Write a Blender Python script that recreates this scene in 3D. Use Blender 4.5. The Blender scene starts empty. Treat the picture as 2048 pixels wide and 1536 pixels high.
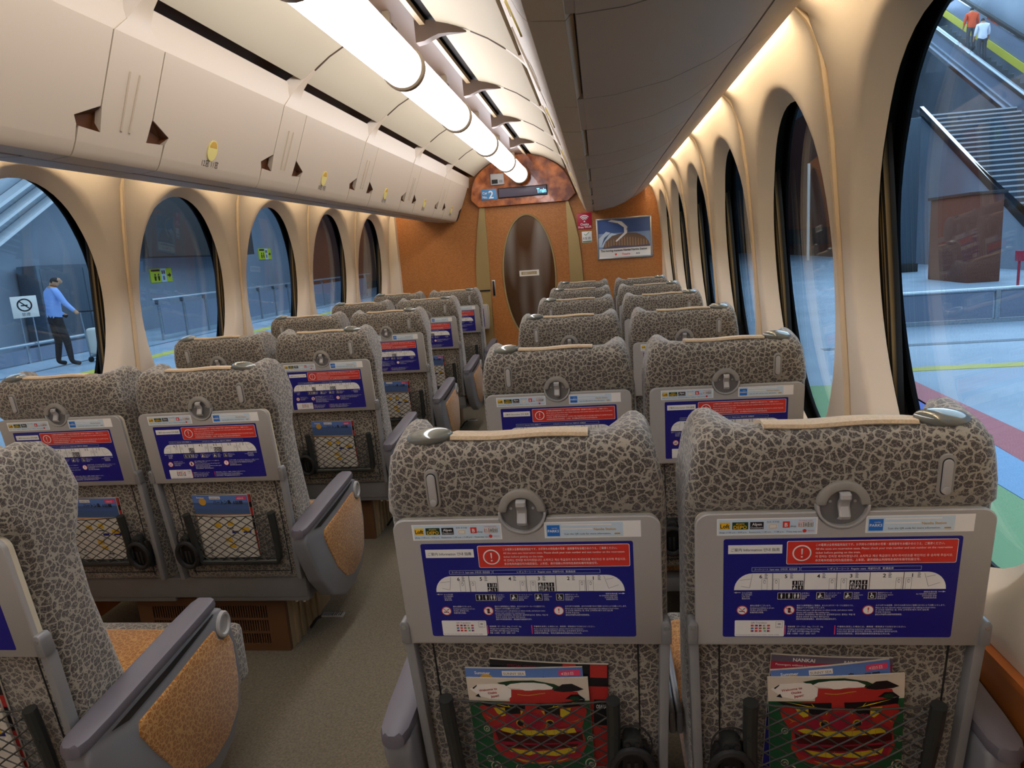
import bpy, bmesh, math, random
from mathutils import Vector, Matrix
random.seed(7)
SC = bpy.context.scene
COL = SC.collection
PI = math.pi
# ------------------------------------------------------------------ camera
cd = bpy.data.cameras.new('camera')
cam = bpy.data.objects.new('camera', cd)
COL.objects.link(cam)
fw = Vector((-0.13306887, 0.97304995, -0.18832543))
rt = Vector((0.99001402, 0.12157995, -0.07134819))
up = Vector((0.04652875, 0.19593903, 0.9795116))
mw = Matrix.Identity(4)
for i in range(3):
    mw[i][0] = rt[i]; mw[i][1] = up[i]; mw[i][2] = -fw[i]
mw[0][3], mw[1][3], mw[2][3] = 0.744, 0.0, 1.3647
cam.matrix_world = mw
cd.sensor_width = 36.0
cd.lens = 1369.9 / 2048 * 36.0
cd.clip_start = 0.02
SC.camera = cam
# ------------------------------------------------------------------ world, exposure, station lights
W = bpy.data.worlds.new('world'); SC.world = W; W.use_nodes = True
bg = W.node_tree.nodes['Background']
bg.inputs[0].default_value = (0.30, 0.40, 0.55, 1)
bg.inputs[1].default_value = 0.35
SC.view_settings.view_transform = 'Standard'
SC.view_settings.look = 'None'
SC.view_settings.exposure = 0.82
SC.view_settings.gamma = 1.0
SC.view_settings.use_curve_mapping = False
LAMP_E = 4.8       # strength of the ceiling tube diffusers
COVE_E = 23.0       # strength of the warm strips above the windows
COOL = (0.62, 0.80, 1.0)
def area(name, loc, sx, sy, power, color, rot=(0, 0, 0)):
    l = bpy.data.lights.new(name, 'AREA'); l.shape = 'RECTANGLE'; l.size = sx; l.size_y = sy
    l.energy = power; l.color = color
    o = bpy.data.objects.new(name, l); COL.objects.link(o); o.location = loc; o.rotation_euler = rot
    return o
area('station_light_left', (-7.5, 14, 4.6), 7, 24, 500, COOL)
area('station_light_right', (7.0, 10, 5.5), 8, 24, 820, COOL)
area('station_light_far', (13, 27, 10.5), 8, 16, 950, COOL)

# ------------------------------------------------------------------ materials
def lin(h):
    h = h.lstrip('#'); c = [int(h[i:i+2], 16)/255 for i in (0, 2, 4)]
    return tuple((x/12.92 if x <= 0.04045 else ((x+0.055)/1.055)**2.4) for x in c) + (1.0,)
MATS = {}
def mat(name, col, rough=0.5, metal=0.0, sheen=0.0, noise=None, bump=None, emit=0.0, coat=0.0, spec=0.5):
    m = bpy.data.materials.new(name); m.use_nodes = True
    nt = m.node_tree; b = nt.nodes['Principled BSDF']
    c = lin(col)
    b.inputs['Base Color'].default_value = c
    b.inputs['Roughness'].default_value = rough
    b.inputs['Metallic'].default_value = metal
    b.inputs['Specular IOR Level'].default_value = spec
    if sheen: b.inputs['Sheen Weight'].default_value = sheen; b.inputs['Sheen Roughness'].default_value = 0.45
    if coat: b.inputs['Coat Weight'].default_value = coat
    if emit:
        b.inputs['Emission Color'].default_value = c; b.inputs['Emission Strength'].default_value = emit
    if noise:          # (scale vector or float, second colour, detail, low, high)
        sc, c2, det, lo, hi = noise
        tc = nt.nodes.new('ShaderNodeTexCoord'); mp = nt.nodes.new('ShaderNodeMapping')
        n = nt.nodes.new('ShaderNodeTexNoise'); r = nt.nodes.new('ShaderNodeValToRGB')
        mp.inputs['Scale'].default_value = sc if isinstance(sc, tuple) else (sc, sc, sc)
        n.inputs['Scale'].default_value = 1.0; n.inputs['Detail'].default_value = det
        r.color_ramp.elements[0].position = lo; r.color_ramp.elements[1].position = hi
        r.color_ramp.elements[0].color = c; r.color_ramp.elements[1].color = lin(c2)
        nt.links.new(tc.outputs['Object'], mp.inputs[0]); nt.links.new(mp.outputs[0], n.inputs['Vector'])
        nt.links.new(n.outputs['Fac'], r.inputs[0]); nt.links.new(r.outputs[0], b.inputs['Base Color'])
        if bump:
            bp_ = nt.nodes.new('ShaderNodeBump'); bp_.inputs['Strength'].default_value = bump
            bp_.inputs['Distance'].default_value = 0.002
            nt.links.new(n.outputs['Fac'], bp_.inputs['Height']); nt.links.new(bp_.outputs[0], b.inputs['Normal'])
    MATS[name] = m
    return m
def fabric(name, dark, light, scale, sheen=0.6):
    m = mat(name, dark, 0.9, sheen=sheen, spec=0.15)
    nt = m.node_tree; b = nt.nodes['Principled BSDF']; N = nt.nodes.new; L = nt.links.new
    tc = N('ShaderNodeTexCoord'); n = N('ShaderNodeTexNoise'); n.inputs['Scale'].default_value = scale*1.9; n.inputs['Detail'].default_value = 3
    mx = N('ShaderNodeVectorMath'); mx.operation = 'MULTIPLY_ADD'
    s = 0.62/scale; mx.inputs[1].default_value = (s, s, s)
    L(tc.outputs['Object'], n.inputs['Vector']); L(n.outputs['Color'], mx.inputs[0]); L(tc.outputs['Object'], mx.inputs[2])
    ds = []
    for k_, w_ in ((.80, .105), (1.55, .034)):      # clusters of petals: broad gaps between clusters, hairline gaps inside them
        v = N('ShaderNodeTexVoronoi'); v.feature = 'DISTANCE_TO_EDGE'; v.inputs['Scale'].default_value = scale*k_
        L(mx.outputs[0], v.inputs['Vector']); q = N('ShaderNodeMath'); q.operation = 'DIVIDE'; q.inputs[1].default_value = w_
        L(v.outputs['Distance'], q.inputs[0]); ds.append(q)
    mi = N('ShaderNodeMath'); mi.operation = 'MINIMUM'; L(ds[0].outputs[0], mi.inputs[0]); L(ds[1].outputs[0], mi.inputs[1])
    r = N('ShaderNodeValToRGB'); e = r.color_ramp.elements
    e[0].position = 0.55; e[0].color = lin(light); e[1].position = 1.0; e[1].color = lin(dark)
    L(mi.outputs[0], r.inputs[0])
    n2 = N('ShaderNodeTexNoise'); n2.inputs['Scale'].default_value = 900; n2.inputs['Detail'].default_value = 1
    L(tc.outputs['Object'], n2.inputs['Vector'])
    mm = N('ShaderNodeMix'); mm.data_type = 'RGBA'; mm.blend_type = 'MULTIPLY'; mm.inputs[0].default_value = 0.35
    L(r.outputs[0], mm.inputs[6]); L(n2.outputs['Color'], mm.inputs[7]); L(mm.outputs[2], b.inputs['Base Color'])
    bp_ = N('ShaderNodeBump'); bp_.inputs['Strength'].default_value = 0.5; bp_.inputs['Distance'].default_value = 0.002
    L(n2.outputs['Fac'], bp_.inputs['Height']); L(bp_.outputs[0], b.inputs['Normal'])
    return m
fabric('seat_fabric', '#5a524c', '#b4ab99', 84, 0.5)
fabric('orange_fabric', '#b06f2c', '#dca660', 95, 0.4)
mat('cream_wall', '#e2d3bd', 0.42)
mat('cream_trim', '#d6c09e', 0.4)
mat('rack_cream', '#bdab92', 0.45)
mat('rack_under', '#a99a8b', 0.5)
mat('ceiling_cream', '#b9ac92', 0.65, spec=0.25)
mat('brown_metal', '#4e3a29', 0.5)
mat('rail_cream', '#a08a68', 0.4)
mat('dark_gap', '#1a120d', 0.8)
mat('notch_brown', '#5a3418', 0.4)
mat('knob_yellow', '#d9c877', 0.35)
mat('black', '#080808', 0.45)
mat('gasket_black', '#050506', 0.55, spec=0.2)
mat('rubber_dark', '#22201f', 0.6)
mat('grey_plastic', '#aeaba6', 0.42)
mat('grey_arm', '#8b8b8b', 0.4, 0.15)
mat('grey_shell', '#85868a', 0.38, 0.1)
mat('pad_grey', '#67636a', 0.5)
mat('grey_rail', '#7c7a78', 0.45, 0.2)
mat('hook_grey', '#99948a', 0.45)
mat('cream_plastic', '#e6dcc2', 0.4)
mat('pebble_grey', '#85877f', 0.12, 0.35, coat=0.8)
mat('cloth_beige', '#cdb592', 0.9, sheen=0.3, noise=(260, '#bba17e', 2, 0.35, 0.65), bump=0.3)
mat('pocket_black', '#2d2f2d', 0.4)
mat('net_black', '#3a3832', 0.6)
mat('floor_carpet', '#625b4a', 0.95, noise=(140, '#7b7260', 3, 0.3, 0.7), bump=0.3)
mat('wainscot_wood', '#8a4a1c', 0.4, noise=((14, 3, 14), '#a35f28', 3, 0.3, 0.7))
mat('front_wood', '#a8652c', 0.45, noise=((55, 55, 90), '#bd7f40', 4, 0.3, 0.75))
mat('burl_wood', '#6e2c0c', 0.25, noise=((11, 11, 11), '#cc7538', 7, 0.36, 0.66), coat=0.6)
mat('brass_brushed', '#b09a68', 0.35, 0.55)
mat('grille_wood', '#65442a', 0.5)
mat('steel', '#b9bcbc', 0.3, 0.8)
mat('chrome', '#d8dadb', 0.15, 1.0)
mat('door_glass', '#5a3f28', 0.15, 0.35, coat=0.6, noise=((5.0, 5.0, 0.8), '#a8a49c', 1, 0.45, 0.72))  # brown and grey streaks are reflections in the pane, painted into its colour
mat('lamp_ring', '#8d7c64', 0.35, 0.3)
mat('stone_white', '#efe9dd', 0.5)
mat('hair', '#17130f', 0.7)
mat('skin', '#b98a68', 0.6)
mat('shirt_blue', '#8fb2ee', 0.8)
mat('trouser_black', '#15151a', 0.8)
mat('shirt_orange', '#e0552a', 0.8)
mat('shirt_white', '#e4e6f4', 0.8)
mat('trouser_grey', '#4a4a52', 0.8)
# print inks
for n_, c_ in dict(navy='#171a80', red='#dc3a30', white='#f4f3ee', ink='#14141a', yellow='#f2c230', sky='#cfe2ee', blue='#1f74d0', deepgreen='#123c22',
                   pinkred='#e8446a', gold='#c89a3a', magred='#b5302c', darkred='#4a0d10', green='#1d5a36', teeth='#d8bf2c', paper='#d9ccb8',
                   tan='#b98c5e', skyblue='#5c7fc0', steelblue='#47628c', crimson='#a3203a', signblue='#4c8fc0', wifired='#bb1638', limeyellow='#d3e02a',
                   lightgreen='#3f9a5c', inkgrey='#6a6a74', posterblue='#47639c', postersky='#8fa9d0', posterbrown='#7c6450', palecyan='#8fd4ff', violet='#5f5866').items():
    mat(n_, c_, 0.4)
mat('lamp_diffuser', '#f3f4ff', 0.5, emit=LAMP_E)
mat('cove_strip', '#ffebcb', 0.5, emit=COVE_E)
mat('led_cyan', '#58b8ff', 0.5, emit=2.2)
mat('platform', '#8fa3b4', 0.5, noise=(0.9, '#a7b9c8', 2, 0.3, 0.7))
mat('ext_wall', '#7f8b98', 0.6, noise=(0.6, '#95a1ae', 2, 0.3, 0.7))
mat('ext_wall_dark', '#4a5763', 0.6)
mat('ext_brown', '#6e3f30', 0.7)
mat('ext_dark', '#2e2c2c', 0.7)
mat('ext_steel', '#aab4bc', 0.25, 0.7)
mat('ext_panel', '#8a95a8', 0.35, 0.3)
mat('floor_red', '#c2484c', 0.5); mat('floor_blue', '#3c58c8', 0.5); mat('floor_green', '#7fae62', 0.5); mat('floor_yellow', '#c9c04a', 0.6)
mat('floor_sky', '#7fb0da', 0.5); mat('floor_dark', '#5f6f7c', 0.5)
mat('step_grey', '#4f5862', 0.5); mat('nosing', '#d8dde0', 0.5)
# curtains: olive brown stripes
def curtain_mat():
    m = mat('curtain_stripe', '#4a4232', 0.85, sheen=0.2)
    nt = m.node_tree; b = nt.nodes['Principled BSDF']
    tc = nt.nodes.new('ShaderNodeTexCoord'); w = nt.nodes.new('ShaderNodeTexWave'); w.bands_direction = 'Y'
    w.inputs['Scale'].default_value = 16.0; r = nt.nodes.new('ShaderNodeValToRGB')
    r.color_ramp.elements[0].color = lin('#211c15'); r.color_ramp.elements[1].color = lin('#8d7850')
    r.color_ramp.elements[0].position = 0.55; r.color_ramp.elements[1].position = 0.8
    nt.links.new(tc.outputs['Object'], w.inputs['Vector']); nt.links.new(w.outputs['Fac'], r.inputs[0]); nt.links.new(r.outputs[0], b.inputs['Base Color'])
curtain_mat()
# window glass: thin clear pane with true fresnel reflection
def glass_mat():
    m = bpy.data.materials.new('window_glass'); m.use_nodes = True; nt = m.node_tree; nt.nodes.clear()
    N = nt.nodes.new; out = N('ShaderNodeOutputMaterial'); mix = N('ShaderNodeMixShader'); t = N('ShaderNodeBsdfTransparent'); g = N('ShaderNodeBsdfGlossy'); f = N('ShaderNodeFresnel')
    g.inputs['Roughness'].default_value = 0.0; f.inputs['IOR'].default_value = 1.5
    t.inputs[0].default_value = (0.86, 0.93, 0.97, 1)
    ge = N('ShaderNodeNewGeometry'); mr = N('ShaderNodeMapRange'); mr.inputs['To Min'].default_value = 1.5; mr.inputs['To Max'].default_value = 1/1.5
    nt.links.new(ge.outputs['Backfacing'], mr.inputs['Value']); nt.links.new(mr.outputs[0], f.inputs['IOR'])   # entering and leaving the pane reflect alike
    nt.links.new(f.outputs[0], mix.inputs[0]); nt.links.new(t.outputs[0], mix.inputs[1]); nt.links.new(g.outputs[0], mix.inputs[2]); nt.links.new(mix.outputs[0], out.inputs[0])
    MATS['window_glass'] = m
glass_mat()

# ------------------------------------------------------------------ mesh builder
class MB:
    def __init__(s): s.v = []; s.f = []; s.m = []; s.slots = []
    def slot(s, name):
        if name not in s.slots: s.slots.append(name)
        return s.slots.index(name)
    def add(s, verts, faces, m):
        o = len(s.v); k = s.slot(m)
        s.v += [tuple(v) for v in verts]
        for f in faces: s.f.append(tuple(o+i for i in f)); s.m.append(k)
        return s
    def box(s, x0, x1, y0, y1, z0, z1, m):
        v = [(x, y, z) for x in (x0, x1) for y in (y0, y1) for z in (z0, z1)]
        return s.add(v, [(0, 1, 3, 2), (4, 6, 7, 5), (0, 4, 5, 1), (2, 3, 7, 6), (0, 2, 6, 4), (1, 5, 7, 3)], m)
    def rbox(s, x0, x1, y0, y1, z0, z1, m, r=0.01, seg=2):
        bm = bmesh.new(); bmesh.ops.create_cube(bm, size=1)
        for v in bm.verts: v.co = Vector((x0+(v.co.x+.5)*(x1-x0), y0+(v.co.y+.5)*(y1-y0), z0+(v.co.z+.5)*(z1-z0)))
        bmesh.ops.bevel(bm, geom=bm.edges[:], offset=r, segments=seg, affect='EDGES', profile=0.5)
        s.frombm(bm, m); return s
    def frombm(s, bm, m, fn=None):
        bm.verts.index_update()
        s.add([fn(v.co) if fn else v.co for v in bm.verts], [[v.index for v in f.verts] for f in bm.faces], m); bm.free()
    def loft(s, rings, m, closed=True, caps=True):
        n = len(rings[0]); v = [p for r in rings for p in r]; f = []
        for i in range(len(rings)-1):
            for j in range(n if closed else n-1):
                a = i*n+j; b = i*n+(j+1) % n
                f.append((a, b, b+n, a+n))
        if caps and closed:
            f.append(tuple(range(n))[::-1]); f.append(tuple((len(rings)-1)*n+i for i in range(n)))
        return s.add(v, f, m)
    def tube(s, path, r, m, n=8, caps=True):
        P = [Vector(p) for p in path]; rings = []
        rr = r if isinstance(r, (list, tuple)) else [r]*len(P)
        t0 = (P[1]-P[0]).normalized(); a = Vector((0, 0, 1)) if abs(t0.z) < .9 else Vector((1, 0, 0))
        u = t0.cross(a).normalized()
        for i, p in enumerate(P):
            t = (P[min(i+1, len(P)-1)]-P[max(i-1, 0)]).normalized()
            u = (u-t*u.dot(t)).normalized(); w = t.cross(u)
            rings.append([p+(u*math.cos(2*PI*k/n)+w*math.sin(2*PI*k/n))*rr[i] for k in range(n)])
        return s.loft(rings, m, True, caps)
    def prism(s, poly, fn, d0, d1, m):           # poly in 2D, fn(a, b, d) -> 3D
        n = len(poly); v = [fn(a, b, d0) for a, b in poly]+[fn(a, b, d1) for a, b in poly]
        return s.add(v, [tuple(range(n))[::-1], tuple(range(n, 2*n))]+[(i, (i+1) % n, n+(i+1) % n, n+i) for i in range(n)], m)
    def flat(s, poly, fn, d, m):
        return s.add([fn(a, b, d) for a, b in poly], [tuple(range(len(poly)))], m)
    def ell(s, c, rx, ry, rz, m, nu=16, nv=10, fn=None):
        v = []; f = []
        for i in range(nv+1):
            th = PI*i/nv
            for j in range(nu):
                ph = 2*PI*j/nu; v.append((c[0]+rx*math.sin(th)*math.cos(ph), c[1]+ry*math.sin(th)*math.sin(ph), c[2]+rz*math.cos(th)))
        for i in range(nv):
            for j in range(nu): f.append((i*nu+j, i*nu+(j+1) % nu, (i+1)*nu+(j+1) % nu, (i+1)*nu+j))
        if fn: v = [fn(p) for p in v]
        return s.add(v, f, m)
    def mesh(s, name, smooth=True, ang=35, shift=(0, 0, 0), fix=True):
        me = bpy.data.meshes.new(name)
        dx, dy, dz = shift
        me.from_pydata([(x+dx, y+dy, z+dz) for x, y, z in s.v], [], s.f)
        for n in s.slots: me.materials.append(MATS[n])
        me.polygons.foreach_set('material_index', s.m)
        if fix:
            bm = bmesh.new(); bm.from_mesh(me); bmesh.ops.recalc_face_normals(bm, faces=bm.faces[:]); bm.to_mesh(me); bm.free()
        if smooth:
            me.polygons.foreach_set('use_smooth', [True]*len(me.polygons)); me.set_sharp_from_angle(angle=math.radians(ang))
        me.update()
        return me
    def build(s, name, parent=None, loc=None, smooth=True, ang=35, shift=(0, 0, 0), fix=True, **tags):
        return mkobj(name, s.mesh(name, smooth, ang, shift, fix), parent, loc, **tags)
def mkobj(name, me, parent=None, loc=None, **tags):
    o = bpy.data.objects.new(name, me); COL.objects.link(o)
    if parent: o.parent = parent
    if loc: o.location = loc
    for k, v in tags.items(): o[k] = v
    return o
def empty(name, loc, **tags):
    o = bpy.data.objects.new(name, None); COL.objects.link(o); o.location = loc; o.empty_display_size = 0.1
    for k, v in tags.items(): o[k] = v
    return o
def copy_tree(o, parent=None):
    c = o.copy(); COL.objects.link(c)
    if parent: c.parent = parent
    for ch in list(o.children): copy_tree(ch, c)
    return c
# ------------------------------------------------------------------ flat printing
_tc = {}
def text_geo(body, bold=False):
    key = (body, bold)
    if key in _tc: return _tc[key]
    cu = bpy.data.curves.new('t', 'FONT'); cu.body = body; cu.size = 1.0; cu.resolution_u = 2; cu.fill_mode = 'FRONT'
    if bold: cu.offset = 0.018
    ob = bpy.data.objects.new('t', cu); COL.objects.link(ob)
    dg = bpy.context.evaluated_depsgraph_get(); ev = ob.evaluated_get(dg); me = ev.to_mesh()
    v = [(p.co.x, p.co.y) for p in me.vertices]; f = [tuple(p.vertices) for p in me.polygons]
    ev.to_mesh_clear(); bpy.data.objects.remove(ob); bpy.data.curves.remove(cu)
    _tc[key] = (v, f); return v, f
class Print(MB):
    """inks on a surface: fn(a, b, d) maps sheet coordinates and lift to space"""
    STEP = 0.0003
    def __init__(s, fn, base=0.0003): super().__init__(); s.fn = fn; s.base = base
    def d(s, k): return s.base+k*s.STEP
    def rect(s, a0, a1, b0, b1, m, k=0): s.flat([(a0, b0), (a1, b0), (a1, b1), (a0, b1)], s.fn, s.d(k), m)
    def rrect(s, a0, a1, b0, b1, m, k=0, r=0.005):
        P = []
        for cx, cy, t in ((a1-r, b1-r, 0), (a0+r, b1-r, 1), (a0+r, b0+r, 2), (a1-r, b0+r, 3)):
            for i in range(5): th = PI/2*(t+i/4); P.append((cx+r*math.cos(th), cy+r*math.sin(th)))
        s.flat(P, s.fn, s.d(k), m)
    def disc(s, a, b, r, m, k=0, n=24, ry=None):
        ry = ry or r; s.flat([(a+r*math.cos(2*PI*i/n), b+ry*math.sin(2*PI*i/n)) for i in range(n)], s.fn, s.d(k), m)
    def poly(s, P, m, k=0): s.flat(P, s.fn, s.d(k), m)
    def line(s, a0, b0, a1, b1, w, m, k=0):
        L = math.hypot(a1-a0, b1-b0) or 1; nx, ny = -(b1-b0)/L*w/2, (a1-a0)/L*w/2
        s.flat([(a0+nx, b0+ny), (a0-nx, b0-ny), (a1-nx, b1-ny), (a1+nx, b1+ny)], s.fn, s.d(k), m)
    def frame(s, a0, a1, b0, b1, w, m, k=0):
        s.line(a0, b0, a1, b0, w, m, k); s.line(a0, b1, a1, b1, w, m, k); s.line(a0, b0, a0, b1, w, m, k); s.line(a1, b0, a1, b1, w, m, k)
    def text(s, body, a0, a1, b, size, m, k=2, align='L', rot=0.0, bold=False):
        """fit between a0 and a1 (never stretched past size)"""
        v, f = text_geo(body, bold)
        if not v: return
        x0 = min(p[0] for p in v); x1 = max(p[0] for p in v)
        sx = min(size, (a1-a0)/(x1-x0)); w = sx*(x1-x0)
        ox = {'L': a0, 'C': (a0+a1-w)/2, 'R': a1-w}[align]
        c, n = math.cos(rot), math.sin(rot)
        pts = [((p[0]-x0)*sx, p[1]*size) for p in v]
        s.add([s.fn(ox+x*c-y*n, b+x*n+y*c, s.d(k)) for x, y in pts], f, m)

# ------------------------------------------------------------------ car layout constants
Y0, PITCH, YE = 1.96, 1.03, 7.14
FLOOR = -0.07
def mod(k): return Y0+PITCH*k
KS = range(-6, 5)
YB = Y0+PITCH*-6
def modw(k, side): return mod(k)
WX = -.025    # both side walls stand a little left of the seat axis
def lerp_tab(tab, z):
    for (z0, a), (z1, b) in zip(tab, tab[1:]):
        if z <= z1: return a+(b-a)*max(0, (z-z0)/(z1-z0))
    return tab[-1][1]
XW = [(-.1, 1.460), (.58, 1.458), (.95, 1.440), (1.3, 1.415), (1.6, 1.390), (1.78, 1.365), (1.85, 1.350), (1.90, 1.323), (1.93, 1.292), (1.96, 1.245)]
def xw(z): return lerp_tab(XW, z)

# ------------------------------------------------------------------ floor and shell
f_ = MB().box(-1.62, 1.62, YB-.05, YE+.05, FLOOR-.08, FLOOR, 'floor_carpet').build('floor', kind='structure')
ZC, EA, EBT, EBB = 1.265, 0.440, 0.558, 0.64
def ellp(th, sc=1.0, grow=0.0):
    b = EBT if math.sin(th) >= 0 else EBB
    return ((EA*sc+grow)*math.cos(th), (b*sc+grow)*math.sin(th))
def panel_mesh(side):
    H = PITCH/2-.003; zb, zt = .588, 1.958
    ths = sorted({2*PI*i/56 for i in range(56)} | {math.atan2(z-ZC, y) % (2*PI) for y in (-H, H) for z in (zb, zt)})
    def rect(th):
        c, n = math.cos(th), math.sin(th); t = 9
        if abs(c) > 1e-9: t = min(t, H/abs(c))
        if abs(n) > 1e-9: t = min(t, ((zt-ZC) if n > 0 else (ZC-zb))/abs(n))
        return (c*t, n*t)
    rings = []
    for sc, d in ((.920, .052), (.95, .034), (.98, .015), (.992, .008), (1.005, .001)):
        r = []
        for th in ths:
            y, z = ellp(th, sc); z += ZC; r.append((side*(xw(z)+d), y, z))
        rings.append(r)
    for t in (.12, .3, .5, .7, .85, 1.0):
        r = []
        for th in ths:
            e = ellp(th, 1.005); q = rect(th); y = e[0]+(q[0]-e[0])*t; z = ZC+e[1]+(q[1]-e[1])*t
            r.append((side*(xw(z)-.006*math.sin(min(1, t)*PI)), y, z))
        rings.append(r)
    b = MB(); b.loft(rings, 'cream_wall', True, False)
    return b.mesh('wall_panel', ang=50)
def gasket_mesh(side):
    b = MB(); ths = [2*PI*i/56 for i in range(56)]; rings = []
    for g, d in ((-.014, .054), (.045, .060), (.048, .098), (.012, .101), (.008, .105), (.008, .112), (.10, .118)):
        rings.append([(side*(xw(ZC+ellp(t, .95, g)[1])+d), ellp(t, .95, g)[0], ZC+ellp(t, .95, g)[1]) for t in ths])
    b.loft(rings, 'gasket_black', True, False)
    return b.mesh('gasket')
def pane_mesh(side):
    b = MB(); rings = []
    for d in (.106, .111):
        r = []
        for i in range(56):
            y, z = ellp(2*PI*i/56, .95, .014); r.append((side*(xw(ZC+z)+d), y, ZC+z))
        rings.append(r)
    # flat pane split into strips so that it follows the barrel of the wall
    n = 56
    for ri, flip in ((0, 1), (1, 0)):
        fs = []
        for i in range(n//2):
            a, b2 = i, i+1; c, d2 = (n-i-1) % n, (n-i) % n
            q = [a % n, b2 % n, c, d2]; q = list(dict.fromkeys(q))
            if len(q) >= 3: fs.append(tuple(q))
        b.add(rings[ri], fs, 'window_glass')
    return b.mesh('pane', ang=80)
def shell(side, name):
    # outer skin with an opening for every window, and the wood wainscot below
    b = MB()
    b.box(side*1.458, side*1.62, YB-.05, YE, FLOOR, .575, 'wainscot_wood')
    root = b.build(name, kind='structure', label=('left' if side < 0 else 'right')+' side wall of the carriage with cream oval window panels')
    s = MB(); s.box(side*1.438, side*1.50, YB-.05, YE, .575, .590, 'wainscot_wood'); s.build('sill_ledge', root)
    t = MB()
    for k in KS:
        y = modw(k, side); ya, yb = y, y+PITCH
        path = [(ya, FLOOR), (yb, FLOOR), (yb, 2.1), (ya, 2.1)]
        n = 56; inner = [(ya+PITCH/2+ellp(2*PI*i/n, .95, .05)[0], ZC+ellp(2*PI*i/n, .95, .05)[1]) for i in range(n)]
        def rect(th):
            c, q = math.cos(th), math.sin(th); tt = 9
            if abs(c) > 1e-9: tt = min(tt, (PITCH/2)/abs(c))
            if abs(q) > 1e-9: tt = min(tt, ((2.1-ZC) if q > 0 else (ZC-.3))/abs(q))
            return (ya+PITCH/2+c*tt, ZC+q*tt)
        outer = [rect(2*PI*i/n) for i in range(n)]
        t.loft([[(side*(xw(z)+.118), yy, z) for yy, z in inner], [(side*(xw(max(z, .3))+.124), yy, z) for yy, z in outer]], 'ext_dark', True, False)
    t.build('outer_skin', root)
    pm, gm, gl = panel_mesh(side), gasket_mesh(side), pane_mesh(side)
    for k in KS:
        yc = modw(k, side)+PITCH/2
        root.location.x = WX; mkobj('wall_panel', pm, root, (0, yc, 0))
        if k >= (0 if side < 0 else -1):
            w = empty('window_%d' % (SH['n']), (WX, yc, 0), kind='structure'); SH['n'] += 1
            mkobj('gasket', gm, w); mkobj('pane', gl, w)
        y = modw(k, side)
        c = MB(); z = .600; P = []
        while z < 1.95: P.append((side*(xw(z)-.004), y, z)); z += .03
        P.append((side*(xw(1.955)-.004), y, 1.955))
        c.tube(P, .011, 'cream_trim', 8); c.build('seam_trim', root)
    return root
SH = {'n': 1}
wall_left = shell(-1, 'wall_left')
wall_right = shell(1, 'wall_right')
# curtains gathered at the far side of every window
def curtain_mesh(side):
    b = MB(); rings = []
    for th, off in ((0, 0), (1, .003)):
        pass
    zs = [.66, .9, 1.15, 1.4, 1.6, 1.74]; N = 60
    for dd in (0, .004):
        rows = []
        for z in zs:
            rows.append([(side*(xw(z)+.074+dd+.010*math.sin(2*PI*9*i/N+.3*math.sin(z*5))), .375+.070*i/N, z) for i in range(N+1)])
        b.loft(rows, 'curtain_stripe', False, False)
    return b.mesh('curtain', fix=False)
ORD = ['first', 'second', 'third', 'fourth', 'fifth', 'sixth', 'seventh']
for side, nm in ((-1, 'left'), (1, 'right')):
    cm = curtain_mesh(side)
    ks = [k for k in KS if (0 <= k if side < 0 else -1 <= k)]
    for i, k in enumerate(ks):
        mkobj('curtain', cm, None, (WX, modw(k, side)+PITCH/2, 0), label='dark striped curtain at the far edge of the %s %s-hand oval window from the camera' % (ORD[i], nm),
              category='curtain', group='window curtains')

# ------------------------------------------------------------------ front end wall, door, ceiling void
b = MB(); b.box(-1.6, 1.6, YE+.0, YE+.06, FLOOR, 2.5, 'front_wood'); wall_front = b.build('wall_front', kind='structure', label='orange brown wood end wall')
b = MB(); b.box(-1.62, 1.62, YB-.1, YB-.02, FLOOR, 2.5, 'front_wood'); b.build('wall_back', kind='structure')
def fe(a, z, d): return (a, YE-d, z)
# beige brushed pilasters beside the door
for nm, P in (('trim_1', [(-.432, 1.83), (-.380, 1.83), (-.378, 1.35), (-.385, FLOOR), (-.50, FLOOR), (-.522, .6), (-.527, 1.0), (-.520, 1.2), (-.500, 1.42), (-.470, 1.63)]),
              ('trim_2', [(.474, 1.83), (.448, 1.83), (.450, 1.35), (.446, FLOOR), (.55, FLOOR), (.580, .6), (.584, 1.0), (.578, 1.22), (.560, 1.45), (.525, 1.64)])):
    MB().prism(P, fe, 0.0, .022, 'brass_brushed').build(nm, kind='structure')
# small dark ledge lines where the seat-back shelf meets the pilasters
MB().box(-.56, -.385, YE-.03, YE, .985, 1.000, 'dark_gap').build('trim_3', kind='structure')
# sliding door with tall oval pane
dr = empty('door_1', (.035, YE, FLOOR), kind='structure', label='orange brown sliding door with a tall oval glass pane')
def fd(a, z, d): return (a, -d, z-FLOOR)
N = 64
def dov(t, g=0): return ((.272+g)*math.cos(t), 1.13+(.602+g if math.sin(t) > 0 else .68+g)*math.sin(t))
ring_o = [(-.415, FLOOR+.01), (.41, FLOOR+.01), (.41, 1.828), (-.415, 1.828)]
def drect(t):
    c, n = math.cos(t), math.sin(t); tt = 9
    if abs(c) > 1e-9: tt = min(tt, .413/abs(c))
    if abs(n) > 1e-9: tt = min(tt, ((1.828-1.13) if n > 0 else (1.13-FLOOR-.01))/abs(n))
    return (c*tt, 1.13+n*tt)
ths = sorted({2*PI*i/N for i in range(N)} | {math.atan2(z-1.13, x) % (2*PI) for x in (-.413, .413) for z in (1.828, FLOOR+.01)})
b = MB(); b.loft([[fd(*dov(t, .008), .002) for t in ths], [fd(*dov(t, .008), .012) for t in ths], [fd(*drect(t), .012) for t in ths], [fd(*drect(t), .0) for t in ths]], 'front_wood', True, False); b.build('door_leaf', dr)
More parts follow.
